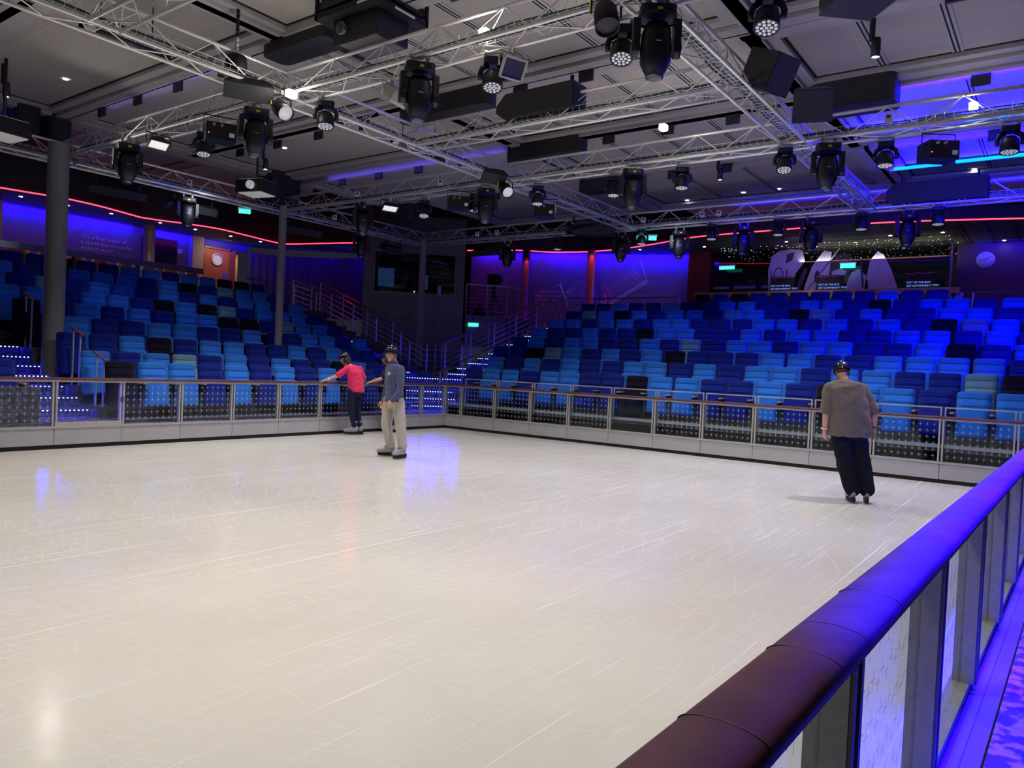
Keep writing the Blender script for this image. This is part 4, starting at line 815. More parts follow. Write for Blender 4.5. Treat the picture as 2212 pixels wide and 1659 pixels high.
def box_proj(loc, rz, label, w_=.42, d_=.34, h_=.24, led=True, hang=.16):
    o = empty('haze_projector', loc, label, 'projector', rz, 'small black box projectors'); k = MB(); k.tube([(-w_/2-.02, 0, -hang-h_*.5), (-w_/2-.02, 0, -.03), (w_/2+.02, 0, -.03), (w_/2+.02, 0, -hang-h_*.5)], .01, M_black, 6); k.build('bracket', o)
    k = MB(); k.rbox((-w_/2, -d_/2, -hang-h_), (w_/2, d_/2, -hang), .02, M_black); h = k.build('housing', o)
    k = MB(); k.box((w_*.25, -d_/2-.003, -hang-h_*.8), (w_*.42, -d_/2, -hang-h_*.55), M_wsticker); k.build('sticker', h)
    if led: k = MB(); k.lathe((-w_*.42, -d_/2, -hang-h_*.7), [(.008, 0), (.008, .006), (0, .006)], mat('power_led', (1, .1, .05), em=(1, .08, .03), es=6), 8, (0, -1, 0)); k.build('power_light', h)
    for s in (-.25, 0): k = MB(); k.lathe((s*w_, -d_/2, -hang-.04), [(.02, 0), (.02, .03), (.012, .03), (.012, 0)], M_steel, 10, (0, -1, 0)); k.build('connector', h)
box_proj((-7.37, -1.84, 5.06), yaw(-7.4, -1.8)+.1, 'small black box projector with red power light at left', led=True); box_proj((-2.19, -2.05, 5.06), yaw(-2.2, -2)+.1, 'small black box projector on the middle truss, label at lower right', led=False)
box_proj((-.9, -3.3, 5.04), yaw(-.9, -3.3)-.2, 'black box projector with round lens right of the middle crossing', led=False); box_proj((-1.9, -10.5, 5.06), yaw(-1.9, -10.5)+.5, 'black box projector hanging against the blue ceiling at right'); box_proj((-6.7, -10.45, 5.18), yaw(-6.7, -10.4)+.5, 'black box projector cut by the top edge at right', .5, .42, .2)
# the big projector in its flying frame
o = empty('large_projector', (-7.13, -4.73, 5.72), 'large black projector in a black flying frame at the top edge', 'projector', 0)
k = MB(); k.rbox((-.28, -.40, -.19), (.28, .40, .12), .02, M_black); hb = k.build('housing', o); k = MB(); k.box((-.25, -.36, -.197), (.25, .30, -.19), mat('projector_base', (.16, .155, .17), .6, noise=.05)); k.build('base_plate', hb)
k = MB(); k.lathe((-.28, .2, -.02), [(.085, 0), (.085, .05), (.065, .055), (.05, .03), (0, .02)], MATS['lens_glass'], 24, (-1, 0, 0)); k.build('lens', hb); k = MB(); k.box((-.01, -.07, -.2), (.01, .05, -.197), MATS['badge_grey']); k.build('badge', hb)
k = MB(); k.box((-.42, -.52, .12), (.5, .60, .19), M_blackm)
for q in range(4): k.box((-.40, -.50, .24+q*.16), (.48, .58, .34+q*.16), M_black)
for sx in (-.40, .48):
    for sy in (-.50, .58): k.box((sx-.02, sy-.02, .12), (sx+.02, sy+.02, .92), M_blackm)
k.build('flying_frame', o); k = MB(); k.box((-.422, -.45, .135), (-.42, -.2, .165), M_wsticker); k.build('label_strip', o); k = MB(); k.box((-.1, -.522, .135), (.25, -.52, .165), M_wsticker); k.build('label_strip', o)
# speakers
def line_spk(loc, rz, L_, label, d_=.42, h_=.40, tilt=0, sl=.16):
    o = empty('line_speaker', loc, label, 'speaker', rz); R_ = Matrix.Rotation(tilt, 4, 'X'); k = MB()
    poly = [(-L_/2, -h_/2+sl*.6), (-L_/2, h_/2-sl), (-L_/2+sl, h_/2), (L_/2, h_/2), (L_/2, -h_/2), (-L_/2+sl*.8, -h_/2)]; T_ = R_ @ Matrix(((1, 0, 0, 0), (0, 0, 1, 0), (0, 1, 0, 0), (0, 0, 0, 1)))
    k.prism([(x, z) for x, z in poly][::-1], -d_/2, d_/2, M_panel, T_); hb = k.build('cabinet', o)
    k = MB(); k.box((L_/2, -d_/2+.02, -h_/2+.02), (L_/2+.015, d_/2-.02, h_/2-.02), M_blackm, R_); k.build('end_plate', hb)
    for s in (-.35, .4): k = MB(); k.box((s*L_-.02, -.02, h_/2), (s*L_+.02, .02, h_/2+.14), M_blackm, R_); k.build('hanging_bracket', o)
line_spk((-4.62, -5.65, 5.42), -math.pi/2, 1.35, 'long black speaker cabinet in the short truss, top centre', .36, .36); line_spk((3.05, -9.85, 5.36), -math.pi/2, 1.75, 'long speaker cabinet lit deep blue at the far right', .36, .42)
line_spk((2.5, -2.35, 5.08), -math.pi/2+.5, 1.2, 'dark curved speaker cabinet at the right end of the middle truss', .36, .34, 0, .3)
for x, y, rz, lab in [(-5.9, 4.3, -.12, 'flat black speaker bar under the far left truss, left of two'), (-4.2, 4.3, -.12, 'flat black speaker bar under the far left truss, right of two'), (-1.2, 4.2, -.12, 'flat black speaker bar under the far truss, right of the slim column'), (2.0, 4.1, -.1, 'short black speaker bar near the end of the far truss')]:
    line_spk((x, y, 4.86), rz, 1.15 if x < 1 else .7, lab, .28, .17, .4, .06)
line_spk((3.3, 1.5, 4.83), -math.pi/2, 1.1, 'flat black speaker bar under the farthest truss, left end', .28, .17, .4, .06); line_spk((3.3, -8.0, 4.85), -math.pi/2, 1.2, 'flat black speaker bar under the farthest truss by the bar', .28, .17, .4, .06)
def cube_spk(loc, rz, tilt, label, w_=.42, d_=.45, h_=.42):
    o = empty('box_speaker', loc, label, 'speaker', rz); R_ = Matrix.Rotation(tilt, 4, 'X'); k = MB(); k.prism([(-w_/2, -d_/2), (w_/2, -d_/2), (w_/2*.7, d_/2), (-w_/2*.7, d_/2)], -h_/2, h_/2, M_black, R_); k.build('cabinet', o)
    k = MB(); k.box((-w_/2+.01, -d_/2-.012, -h_/2+.01), (w_/2-.01, -d_/2, h_/2-.01), M_panel, R_); k.build('grille', o)
cube_spk((-4.5, -8.95, 5.3), R45+.6, .45, 'tilted black speaker box on the upper right truss, left of two', .42, .5, .45); cube_spk((-3.25, -9.15, 5.25), R45-.3, .4, 'tilted black speaker box on the upper right truss, right of two', .5, .5, .42); cube_spk((-7.9, -3.3, 5.0), R45+.4, .9, 'flat tilted black panel speaker under the upper left crossing', .62, .12, .26)
cube_spk((-2.75, -3.35, 5.05), R45+.4, .9, 'tilted black panel speaker under the middle crossing', .5, .12, .26)
def video_proj(loc, rz, label):
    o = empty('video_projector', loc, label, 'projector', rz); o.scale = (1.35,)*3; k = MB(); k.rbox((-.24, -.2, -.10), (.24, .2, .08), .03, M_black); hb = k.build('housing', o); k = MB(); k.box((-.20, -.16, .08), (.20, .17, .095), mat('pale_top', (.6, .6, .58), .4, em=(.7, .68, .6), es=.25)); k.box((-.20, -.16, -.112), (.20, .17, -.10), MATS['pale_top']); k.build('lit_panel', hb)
    k = MB(); k.lathe((.06, -.2, -.01), [(.06, 0), (.06, .05), (.04, .05), (0, .03)], M_lens, 20, (0, -1, 0)); k.build('lens', hb); k = MB(); k.tube([(0, 0, .09), (0, 0, 1.3)], .02, M_black, 8); k.build('drop_pole', o)
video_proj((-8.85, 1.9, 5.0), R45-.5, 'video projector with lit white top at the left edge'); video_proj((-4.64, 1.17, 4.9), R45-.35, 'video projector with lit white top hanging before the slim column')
def socket_box(x, y, z, rz, label):
    o = empty('socket_box', (x, y, z), label, 'socket box', rz, 'small white socket boxes on the trusses'); k = MB(); k.rbox((-.055, -.03, -.06), (.055, .03, .06), .01, mat('socket_white', (.6, .6, .58), .5, noise=.03)); k.build('housing', o); k = MB(); k.box((-.03, -.034, -.005), (.02, -.03, .035), M_blackm); k.build('socket', o)
for x, y, nm in [(-6.0, 3.7, 'before the thick column'), (-4.6, 3.7, 'over the left bank middle'), (-.5, 3.7, 'left of the corner'), (-2.15, 1.0, 'near the slim column'), (-2.15, -1.5, 'left of the middle crossing'), (2.9, 1.6, 'right of the corner, first'), (2.9, .9, 'right of the corner, second'), (2.9, -3.6, 'above the exit sign'), (2.9, -5.1, 'over the right bank, first pair'), (2.9, -5.5, 'over the right bank, second of the pair'), (2.9, -8.3, 'right of the bar middle'), (-2.15, -9.9, 'on the blue lit truss')]:
    socket_box(x, y, 5.27, yaw(x, y), 'small white socket box on the truss '+nm)
o = empty('chain_bag', (-7.98, -3.12, 5.42), 'black chain bag hanging from a hoist chain at the top left', 'bag'); k = MB(); k.lathe((0, 0, -.12), [(0, -.12), (.10, -.1), (.14, 0), (.13, .13), (.07, .15), (.05, .12)], M_blackm, 14); k.build('bag_body', o); k = MB()
for i in range(14): k.lathe((0, 0, .12+i*.06), [(.012, -.03), (.025, -.015), (.025, .015), (.012, .03)], M_blackm if i > 2 else M_steel, 8)
k.build('hoist_chain', o)
def tube_box(a, b_, label):
    a = Vector(a); b_ = Vector(b_); o = empty('vent_pipe', a, label, 'pipe'); k = MB(); k.tube([(0, 0, 0), b_-a], .085, mat('pipe_black', (.02, .02, .022), .35, noise=.1), 18); k.build('pipe', o); t = (b_-a).normalized(); k = MB(); k.tube([(0, 0, 0), t*.14], .088, mat('pipe_cap', (.5, .5, .5), .4, noise=.05), 18); k.build('cap', o); k = MB(); [k.tube([(b_-a)*f, (b_-a)*f+Vector((0, 0, 1.0))], .008, M_black, 5) for f in (.2, .8)]; k.build('suspension_rod', o)
tube_box((-9.42, -2.0, 5.55), (-8.3, -2.0, 5.55), 'black ceiling pipe with pale cap at the top left'); tube_box((-4.65, -2.6, 5.35), (-3.3, -2.6, 5.35), 'black ceiling pipe with pale cap left of the middle truss')
def track(x, y, z, label, s=1.0):
    o = empty('track_spot', (x, y, z), label, 'spotlight', yaw(x, y)+.6, 'black track spots under the ceiling'); k = MB(); k.box((-.02, -.03, .08), (.02, .03, .40), M_black); k.build('stem', o)
    k = MB(); k.lathe((.06*s, 0, 0), [(0, .12), (.05, .12), (.055, .1), (.055, -.12), (.048, -.12)], M_black, 18); h = k.build('can', o); k = MB(); k.lathe((.06*s, 0, -.105), [(.05, 0), (0, -.004)], M_lamp, 18); k.build('lamp', h)
for x, y, z, lab in [(-8.78, 2.2, 5.72, 'track spot with bright lamp at the left edge'), (-3.55, -9.92, 5.74, 'large looking track spot below the ceiling at upper right'), (-3.77, 2.23, 5.72, 'track spot above the slim left column'), (1.33, -6.05, 5.74, 'track spot over the right bank, left of the truss corner')]: track(x, y, z, lab)
def downlight(x, y, z, label):
    o = empty('downlight', (x, y, z), label, 'downlight', 0, 'small round ceiling downlights'); k = MB(); k.lathe((0, 0, 0), [(.055, -.004), (.05, -.008), (.04, -.004)], M_ceilf, 14); k.build('trim_ring', o); k = MB(); k.lathe((0, 0, -.006), [(.042, 0), (0, -.002)], M_lamp, 14); k.build('lamp', o)
for i, x in enumerate((-5.73, -4.61, -3.47, -2.06, -.95, .26, 1.36)): downlight(x, 9.55, 5.296, 'round downlight in the lit soffit above the left bank, %s from left' % ORD[i])
for i, (x, y) in enumerate([(9.4, -2.5), (9.4, -5.09), (9.4, -7.93), (9.4, -9.21)]): downlight(x, y, 5.696, 'round downlight in the slatted bar soffit, %s from left' % ORD[i])
downlight(9.2, -.32, 5.696, 'round downlight in the soffit over the mural wall'); downlight(11.2, -10.5, 5.696, 'round downlight in the soffit near the clock'); downlight(10.2, -11.2, 5.696, 'round downlight in the soffit at right edge')
for i, (x, y) in enumerate([(-7.92, 1.98), (-3.42, 1.98), (4.82, -3.86), (4.6, -5.43), (4.6, -6.29), (4.6, -10.32)]): downlight(x, y, 6.115, 'small round downlight in the ceiling trays, %s from left' % ORD[i])
for i, (x, y, z) in enumerate([(-7.15, -6.63, 5.27), (-7.55, -3.72, 4.98), (-3.07, -6.9, 5.33), (-1.95, -10.9, 5.33)]):
    k = MB(); k.rbox((-.07, -.05, -.04), (.07, .05, .04), .02, M_lamp); o = k.build('work_lamp', None, (x, y, z)); tag(o, ('glaring white work lamp on the %s' % ['truss above the ivory floodlight', 'upper left truss crossing', 'middle truss right of centre', 'right truss against the blue ceiling'][i]), 'lamp')
def exit_sign(loc, rz, label, w_=.42, h_=.17, stem=.5):
    o = empty('exit_sign', loc, label, 'sign', rz); k = MB(); k.box((-w_/2, -.02, -h_/2), (w_/2, .02, h_/2), M_exit); k.build('sign_panel', o); k = MB(); k.box((-w_/2-.02, -.01, h_/2), (w_/2+.02, .03, h_/2+.04), M_wsticker); k.build('housing', o); k = MB(); k.tube([(0, .01, h_/2), (0, .01, stem)], .01, M_black, 6); k.build('stem', o)
exit_sign((-2.93, 4.1, 5.0), yaw(-3, 4), 'glowing teal exit sign under the far left truss', .27, .10); exit_sign((3.4, -3.45, 4.92), yaw(3.4, -3.4), 'glowing teal exit sign under the farthest truss', .5, .10); exit_sign((5.12, 3.42, 2.85), -math.pi/4, 'green exit sign below the camera platform', .33, .11, .3)
exit_sign((10.15, -3.0, 5.1), -math.pi/2, 'thin teal exit sign at the left end of the bar', .5, .1)
exit_sign((10.2, -6.68, 5.02), -math.pi/2, 'small green exit sign glowing over the middle of the bar', .42, .13)
# ============================================================ PEOPLE
M_skin = mat('skin', (.62, .33, .24), .5, noise=.08, nscale=14, spec=.35)
M_hair = mat('brown_hair', (.045, .022, .014), .6, noise=.3, nscale=60)
M_helm = mat('helmet_shell', (.012, .012, .03), .12, coat=1.0, noise=.1)
M_boot = mat('skate_boot_grey', (.30, .31, .33), .35, noise=.12, nscale=30, coat=.3)
M_blade = mat('skate_blade', (.7, .7, .72), .2, 1.0, noise=.05)
M_strap = mat('helmet_strap', (.01, .01, .012), .7, noise=.1)
def ellips(mb, c, r, mt, ax=None, n=14, m_=9):
    c = Vector(c); R_ = ax or Matrix.Identity(3); vs = []
    for i in range(m_+1):
        ph = math.pi*i/m_
        for j in range(n):
            a = 2*math.pi*j/n; vs.append(c+R_ @ Vector((r[0]*math.sin(ph)*math.cos(a), r[1]*math.sin(ph)*math.sin(a), r[2]*math.cos(ph))))
    mb.add(vs, [(i*n+j, (i+1)*n+j, (i+1)*n+(j+1) % n, i*n+(j+1) % n) for i in range(m_) for j in range(n)], mt, True)
def etube(mb, secs, side, mt, n=18):
    """secs: (centre, half width along side, half depth)"""
    side = Vector(side).normalized(); vs = []; k = len(secs)
    for i, (c, a, b_) in enumerate(secs):
        c = Vector(c); d = Vector(secs[min(i+1, k-1)][0])-Vector(secs[max(i-1, 0)][0]); d.normalize(); s = (side-d*side.dot(d)).normalized(); u = d.cross(s)
        for j in range(n): t = 2*math.pi*j/n; vs.append(c+s*math.cos(t)*a+u*math.sin(t)*b_)
    mb.add(vs, [(i*n+j, i*n+(j+1) % n, (i+1)*n+(j+1) % n, (i+1)*n+j) for i in range(k-1) for j in range(n)], mt, True)
    o = len(mb.v)-len(vs); mb.f += [[o+j for j in range(n)][::-1], [o+(k-1)*n+j for j in range(n)]]; mb.mi += [mb.m(mt)]*2; mb.sm += [True]*2
def limb(mb, pts, rs, mt, grow=0.0, n=14):
    P = [Vector(p) for p in pts]; Q = []; R_ = []
    for i in range(len(P)-1):
        for k in range(5):
            t = k/5; Q.append(P[i].lerp(P[i+1], t)); R_.append(rs[i]+(rs[i+1]-rs[i])*t+grow)
    Q.append(P[-1]); R_.append(rs[-1]+grow)
    for _ in range(2): Q = [Q[0]]+[(Q[i-1]+Q[i]*2+Q[i+1])/4 for i in range(1, len(Q)-1)]+[Q[-1]]
    mb.tube(Q, R_, mt, n)
    for p, r_ in ((Q[0], R_[0]), (Q[-1], R_[-1])): ellips(mb, p, (r_*.98,)*3, mt)
def remesh(o, vx=.007, sm=3, disp=0, dsc=.12):
    m_ = o.modifiers.new('remesh', 'REMESH'); m_.mode = 'VOXEL'; m_.voxel_size = vx; m_.use_smooth_shade = True
    s = o.modifiers.new('smooth', 'SMOOTH'); s.factor = .5; s.iterations = sm
    if disp:
        tx = bpy.data.textures.new('folds', 'CLOUDS'); tx.noise_scale = dsc; tx.noise_depth = 1; d = o.modifiers.new('folds', 'DISPLACE'); d.texture = tx; d.strength = disp; d.mid_level = .5; d.texture_coords = 'LOCAL'
    return o
def hand(mb, wrist, d, palm_n, thumb, mt, curl=.5, s=1.0, spread=.0):
    """d: direction of the hand, palm_n: out of the palm, thumb: side on which the thumb sits"""
    w_ = Vector(wrist); d = Vector(d).normalized(); n = Vector(palm_n); n = (n-d*n.dot(d)).normalized(); t = Vector(thumb); t = (t-d*t.dot(d)-n*t.dot(n)).normalized()
    etube(mb, [(w_-d*.02, .027*s, .019*s), (w_+d*.02*s, .032*s, .018*s), (w_+d*.055*s, .041*s, .016*s), (w_+d*.085*s, .042*s, .013*s)], t, mt)
    for k, (off, ln, r_) in enumerate([(.031, .070, .0088), (.0105, .078, .0092), (-.0105, .073, .0088), (-.030, .058, .0078)]):
        b_ = w_+d*.082*s+t*off*s; p = [b_]; a = .15+k*.03; dd = d+t*spread*(off/.03)*.5
        for f in (.45, .32, .25):
            dirv = (dd.normalized()*math.cos(a)+n*math.sin(a)).normalized(); p.append(p[-1]+dirv*ln*f*s); a += curl*(.9+.1*k)
        mb.tube([b_-d*.02]+p, [r_*s*1.05, r_*s*1.05, r_*s, r_*s*.92, r_*s*.72], mt, 10); ellips(mb, p[-1], (r_*.74*s,)*3, mt, n=10, m_=6)
    b_ = w_+d*.025*s+t*.028*s; p = [b_, b_+(d*.6+t*.7+n*.25)*.036*s, b_+(d*1.25+t*.95+n*.5)*.046*s, b_+(d*2.0+t*1.05+n*.7)*.045*s]
    mb.tube(p, [.014*s, .0115*s, .0098*s, .0078*s], mt, 10); ellips(mb, p[-1], (.008*s,)*3, mt, n=10, m_=6)
def head(mb, c, F, U, mt):
    F = Vector(F).normalized(); U = (Vector(U)-F*Vector(U).dot(F)).normalized(); S_ = F.cross(U); R_ = Matrix((S_, F, U)).transposed(); c = Vector(c); W_ = lambda x, y, z: c+R_ @ Vector((x, y, z))
    ellips(mb, c, (.074, .092, .108), mt, R_); ellips(mb, W_(0, .018, -.052), (.056, .068, .062), mt, R_); ellips(mb, W_(0, .055, -.092), (.028, .028, .022), mt, R_)   # skull, jaw, chin
    ellips(mb, W_(0, .078, .028), (.05, .016, .012), mt, R_)                                                                           # brow
    mb.tube([W_(0, .086, .012), W_(0, .101, -.014), W_(0, .108, -.026)], [.008, .010, .012], mt, 10); ellips(mb, W_(0, .094, -.030), (.018, .013, .009), mt, R_)
    ellips(mb, W_(0, .078, -.058), (.024, .014, .012), mt, R_)
    for s in (-1, 1): ellips(mb, W_(s*.075, -.008, -.005), (.010, .018, .030), mt, R_); ellips(mb, W_(s*.042, .062, -.022), (.022, .02, .022), mt, R_)
    return W_, R_
def face_details(par_, W_, R_):
    k = MB()
    for s in (-1, 1): ellips(k, W_(s*.029, .081, .010), (.0115, .008, .0075), mat('eye_white', (.7, .68, .65), .2, noise=.02), R_, 10, 6)
    k.build('eyes', par_); k = MB()
    for s in (-1, 1): ellips(k, W_(s*.029, .0885, .009), (.0055, .003, .0055), mat('iris_dark', (.02, .015, .012), .1, noise=.1), R_, 10, 6)
    k.build('irises', par_); k = MB()
    for s in (-1, 1): k.tube([W_(s*.014, .095, .026), W_(s*.03, .094, .031), W_(s*.045, .082, .026)], .0035, M_hair, 6)
    k.build('eyebrows', par_); k = MB(); ellips(k, W_(0, .091, -.055), (.021, .006, .0045), mat('lips', (.38, .13, .11), .45, noise=.05), R_, 12, 6); ellips(k, W_(0, .090, -.063), (.018, .007, .005), mat('lips'), R_, 12, 6); k.build('lips', par_)
def helmet(par_, W_, R_, logo=None, strap=True):
    k = MB(); vs = []; n = 24; rings = []
    for i in range(10):
        ph = math.pi/2*i/9*1.12; rings.append((math.sin(ph), math.cos(ph)))
    for i, (sr, cz) in enumerate(rings):
        for j in range(n):
            a = 2*math.pi*j/n; z = .02+.118*cz; dz = .012*math.sin(a) if i >= 8 else 0; vs.append(W_(.098*sr*math.cos(a), -.006+.118*sr*math.sin(a), z+.012+dz))
    k.add(vs, [(i*n+j, (i+1)*n+j, (i+1)*n+(j+1) % n, i*n+(j+1) % n) for i in range(9) for j in range(n)], M_helm, True)
    o = len(vs); vs2 = [W_(.090*math.cos(2*math.pi*j/n), -.006+.110*math.sin(2*math.pi*j/n), .012+.012*math.sin(2*math.pi*j/n)) for j in range(n)]
    k.add(vs[-n:]+vs2, [(j, (j+1) % n, n+(j+1) % n, n+j) for j in range(n)], M_strap, True); h = k.build('helmet', par_)
    k = MB()
    for s in (-1, 1):
        for yy in (.035, -.05): k.bar(W_(s*.092, yy, .03), W_(s*.082, -.002, -.055), .014, .003, M_strap)
        k.bar(W_(s*.082, -.002, -.055), W_(0, .055, -.118), .014, .003, M_strap)
    k.build('chin_strap', h)
    if logo == 'back':
        k = MB(); k.bar(W_(-.04, -.119, .045), W_(.04, -.119, .045), .008, .004, M_frost); k.lathe(W_(0, -.117, .066), [(.016, 0), (0, .002)], M_frost, 12, tuple(R_ @ Vector((0, -1, .3)))); k.build('logo', h)
    elif logo == 'side':
        k = MB(); k.bar(W_(-.099, .02, .07), W_(-.094, -.06, .078), .03, .003, M_frost); k.build('logo', h)
    for a in (-.5, 0, .5):
        k = MB(); k.tube([W_(.03*a*2, -.05, .132-.01*abs(a)), W_(.03*a*2, .04, .134-.01*abs(a))], .006, M_blackm, 6); k.build('vent_slot', h)
def skate(par_, p, d, tilt=0):
    p = Vector(p); d = Vector((d[0], d[1], 0)).normalized(); s = Vector((-d.y, d.x, 0)); r_ = bpy.data.objects.new('ice_skate', None); COL.objects.link(r_); r_.parent = par_; r_.location = p
    W_ = lambda a, b_, c: d*a+s*b_+Vector((0, 0, c))
    k = MB(); etube(k, [(W_(.185, 0, .085), .02, .012), (W_(.17, 0, .092), .040, .028), (W_(.11, 0, .102), .050, .042), (W_(.04, 0, .118), .048, .055), (W_(-.03, 0, .125), .044, .062), (W_(-.085, 0, .118), .038, .055), (W_(-.105, 0, .11), .02, .04)], s, M_boot)
    etube(k, [(W_(-.045, 0, .10), .046, .058), (W_(-.035, 0, .17), .044, .058), (W_(-.03, 0, .235), .048, .062), (W_(-.03, 0, .285), .050, .064)], s, M_boot); o = k.build('boot', r_); remesh(o, .006, 2)
    k = MB(); etube(k, [(W_(-.038, 0, .20), .044, .058), (W_(-.034, 0, .25), .046, .060), (W_(-.03, 0, .30), .047, .061)], s, M_blackm); k.build('cuff', o)
    k = MB()
    for q in range(5): k.bar(W_(.105-.027*q, -.028, .136+.016*q), W_(.095-.027*q, .028, .138+.016*q), .014, .010, M_blackm)
    k.build('laces', o)
    k = MB(); k.add([W_(a, b_, c) for b_ in (-.022, .022) for a, c in ((.168, .075), (.160, .018), (.06, .014), (-.03, .014), (-.118, .018), (-.122, .08))], [(0, 1, 2, 3, 4, 5), (11, 10, 9, 8, 7, 6)]+[(i, 6+i, 6+(i+1) % 6, (i+1) % 6) for i in range(6)], M_blackm); k.build('blade_holder', r_)
    k = MB(); k.box((0, 0, 0), (0, 0, 0), M_blade) if False else None; k.add([W_(a, b_, c) for b_ in (-.002, .002) for a, c in ((.165, .025), (.168, .008), (.145, 0), (-.11, 0), (-.125, .008), (-.12, .025))], [(0, 1, 2, 3, 4, 5), (11, 10, 9, 8, 7, 6)]+[(i, 6+i, 6+(i+1) % 6, (i+1) % 6) for i in range(6)], M_blade); k.build('blade', r_)
    return r_
FABR = {}
def fabric(name, col): return mat(name, col, .9, noise=.08, nscale=30, bump=.35, bscale=350, sheen=.15 if max(col) > .1 else 0, spec=.2)
def person(label, origin, J, shirt, trous, sleeves, hel, heavy=1.0, hair=False, logo=False, curl=.5, face=True, collar=None):
    """J holds joints in a frame whose x points to the picture's right and y away from it"""
    root = empty('person', origin, label, 'person', R45)
    for l in J['legs']: l[2] = (l[3][0]-l[4][0]*.03, l[3][1]-l[4][1]*.03, min(l[2][2], .20))
    F = Vector(J['face']).normalized(); bod = Vector(J['body']).normalized(); sd = bod.cross(Vector((0, 0, 1))).normalized()      # sd: the person's right
    sides = [J['arms'][0][0][0]]; k = MB(); hc = Vector(J['head']); nk = Vector(J['neck']); ch = Vector(J['chest']); pv = Vector(J['pelvis'])
    W_, R_ = head(k, hc, F, J.get('headup', (0, 0, 1)), M_skin)
    limb(k, [hc+Vector((0, 0, -.06))-F*.02, nk, ch+(nk-ch)*.7], [.052, .055, .07], M_skin)
    tw = J['tw']; td = J['td']; wa = ch.lerp(pv, .55)
    etube(k, [(nk+Vector((0, 0, -.03)), tw*.30, td*.5), (nk+Vector((0, 0, -.07)), tw*.6, td*.6), (ch+(nk-ch)*.45, tw*.92, td*.85), (ch, tw*.95, td), (wa, tw*.82*heavy, td*.95*heavy), (pv, tw*.88*heavy, td*heavy), (pv+Vector((0, 0, -.10)), tw*.6, td*.8)], sd, M_skin)
    for i, a in enumerate(J['arms']):
        limb(k, a[:3], [.056, .043, .030], M_skin); d = Vector(a[3])-Vector(a[2]); hand(k, a[2], d, a[4], a[5], M_skin, a[6] if len(a) > 6 else curl)
    for l in J['legs']: limb(k, l[:3], [.088, .060, .045], M_skin)
    b_ = k.build('body', root); remesh(b_, .0062, 2)
    if face: face_details(b_, W_, R_)
    # shirt
    k = MB(); g = .018; hem = Vector(J['hem']); 
    etube(k, [(nk+Vector((0, 0, -.012)), .062+g*.3, .060+g*.3), (nk+Vector((0, 0, -.035)), tw*.50+g, td*.6+g), (nk+Vector((0, 0, -.07)), tw*.74+g, td*.72+g), (ch+(nk-ch)*(.45 if heavy < 1.1 else .62), tw*.95+g, td*.88+g), (ch, tw*1.0+g, td*1.05+g), (wa, tw*.95*heavy+g, td*1.05*heavy+g), (pv, tw*1.0*heavy+g, td*1.08*heavy+g), (hem, tw*1.04*heavy+g, td*1.10*heavy+g)], sd, shirt, 24)
    for a in J['arms']:
        A_, B_, C_ = [Vector(v) for v in a[:3]]
        if sleeves == 'long': limb(k, [A_, B_, C_], [.070, .056, .040], shirt)
        else: limb(k, [A_, A_.lerp(B_, .5), A_.lerp(B_, .82)], J.get('slv', (.062, .062, .064)), shirt)
    s = k.build('sweater' if sleeves == 'long' else 'shirt', root); remesh(s, .0085, 3, .022, .10)
    if collar: k = MB(); etube(k, [(nk+Vector((0, 0, -.03)), .075, .072), (nk+Vector((0, 0, .005)), .068, .066), (nk+Vector((0, 0, .02)), .066, .064)], sd, shirt); k.build('collar', s)
    if logo: p = ch+bod*(td*1.05+.028)-sd*.075+Vector((0, 0, .04)); k = MB(); t_ = sd; k.add([p-t_*.03+Vector((0, 0, .03)), p+t_*.03+Vector((0, 0, .028)), p+t_*.012+Vector((0, 0, -.01)), p-t_*.002+Vector((0, 0, -.035)), p-t_*.022]+[p-bod*.05]*1, [(4, 3, 2, 1, 0), (0, 1, 5), (1, 2, 5), (2, 3, 5), (3, 4, 5), (4, 0, 5)], M_frost); k.build('chest_logo', s)
    # trousers
    k = MB(); etube(k, [(pv+Vector((0, 0, .06)), tw*.86*heavy+.01, td*.92*heavy+.01), (pv, tw*.92*heavy+.012, td*heavy+.014), (pv+Vector((0, 0, -.08)), tw*.9*heavy+.01, td*heavy+.012), (pv+Vector((0, 0, -.15)), tw*.7, td*.8)], sd, trous, 22)
    for l in J['legs']: limb(k, l[:3], J.get('legr', [.108, .088, .078]), trous)
    t_ = k.build('trousers', root); remesh(t_, .0085, 3, .028, .12)
    helmet(root, W_, R_, hel)
    if hair:
        k = MB(); ellips(k, W_(0, -.035, -.035), (.088, .085, .085), M_hair, R_); ellips(k, W_(0, -.05, -.10), (.075, .055, .06), M_hair, R_); remesh(k.build('hair', root), .008, 2, .012, .03)
    else: k = MB(); ellips(k, W_(0, -.030, -.012), (.076, .076, .052), M_hair, R_); k.build('hair', root)
    for l in J['legs']: skate(root, l[3], l[4])
    return root, W_, R_
def band(par_, c, d, r_, mt, name): k = MB(); k.lathe(c, [(r_, -.008), (r_+.004, -.004), (r_+.004, .004), (r_, .008)], mt, 16, d); k.build(name, par_)
M_band = mat('white_wristband', (.85, .83, .8), .4, noise=.02)
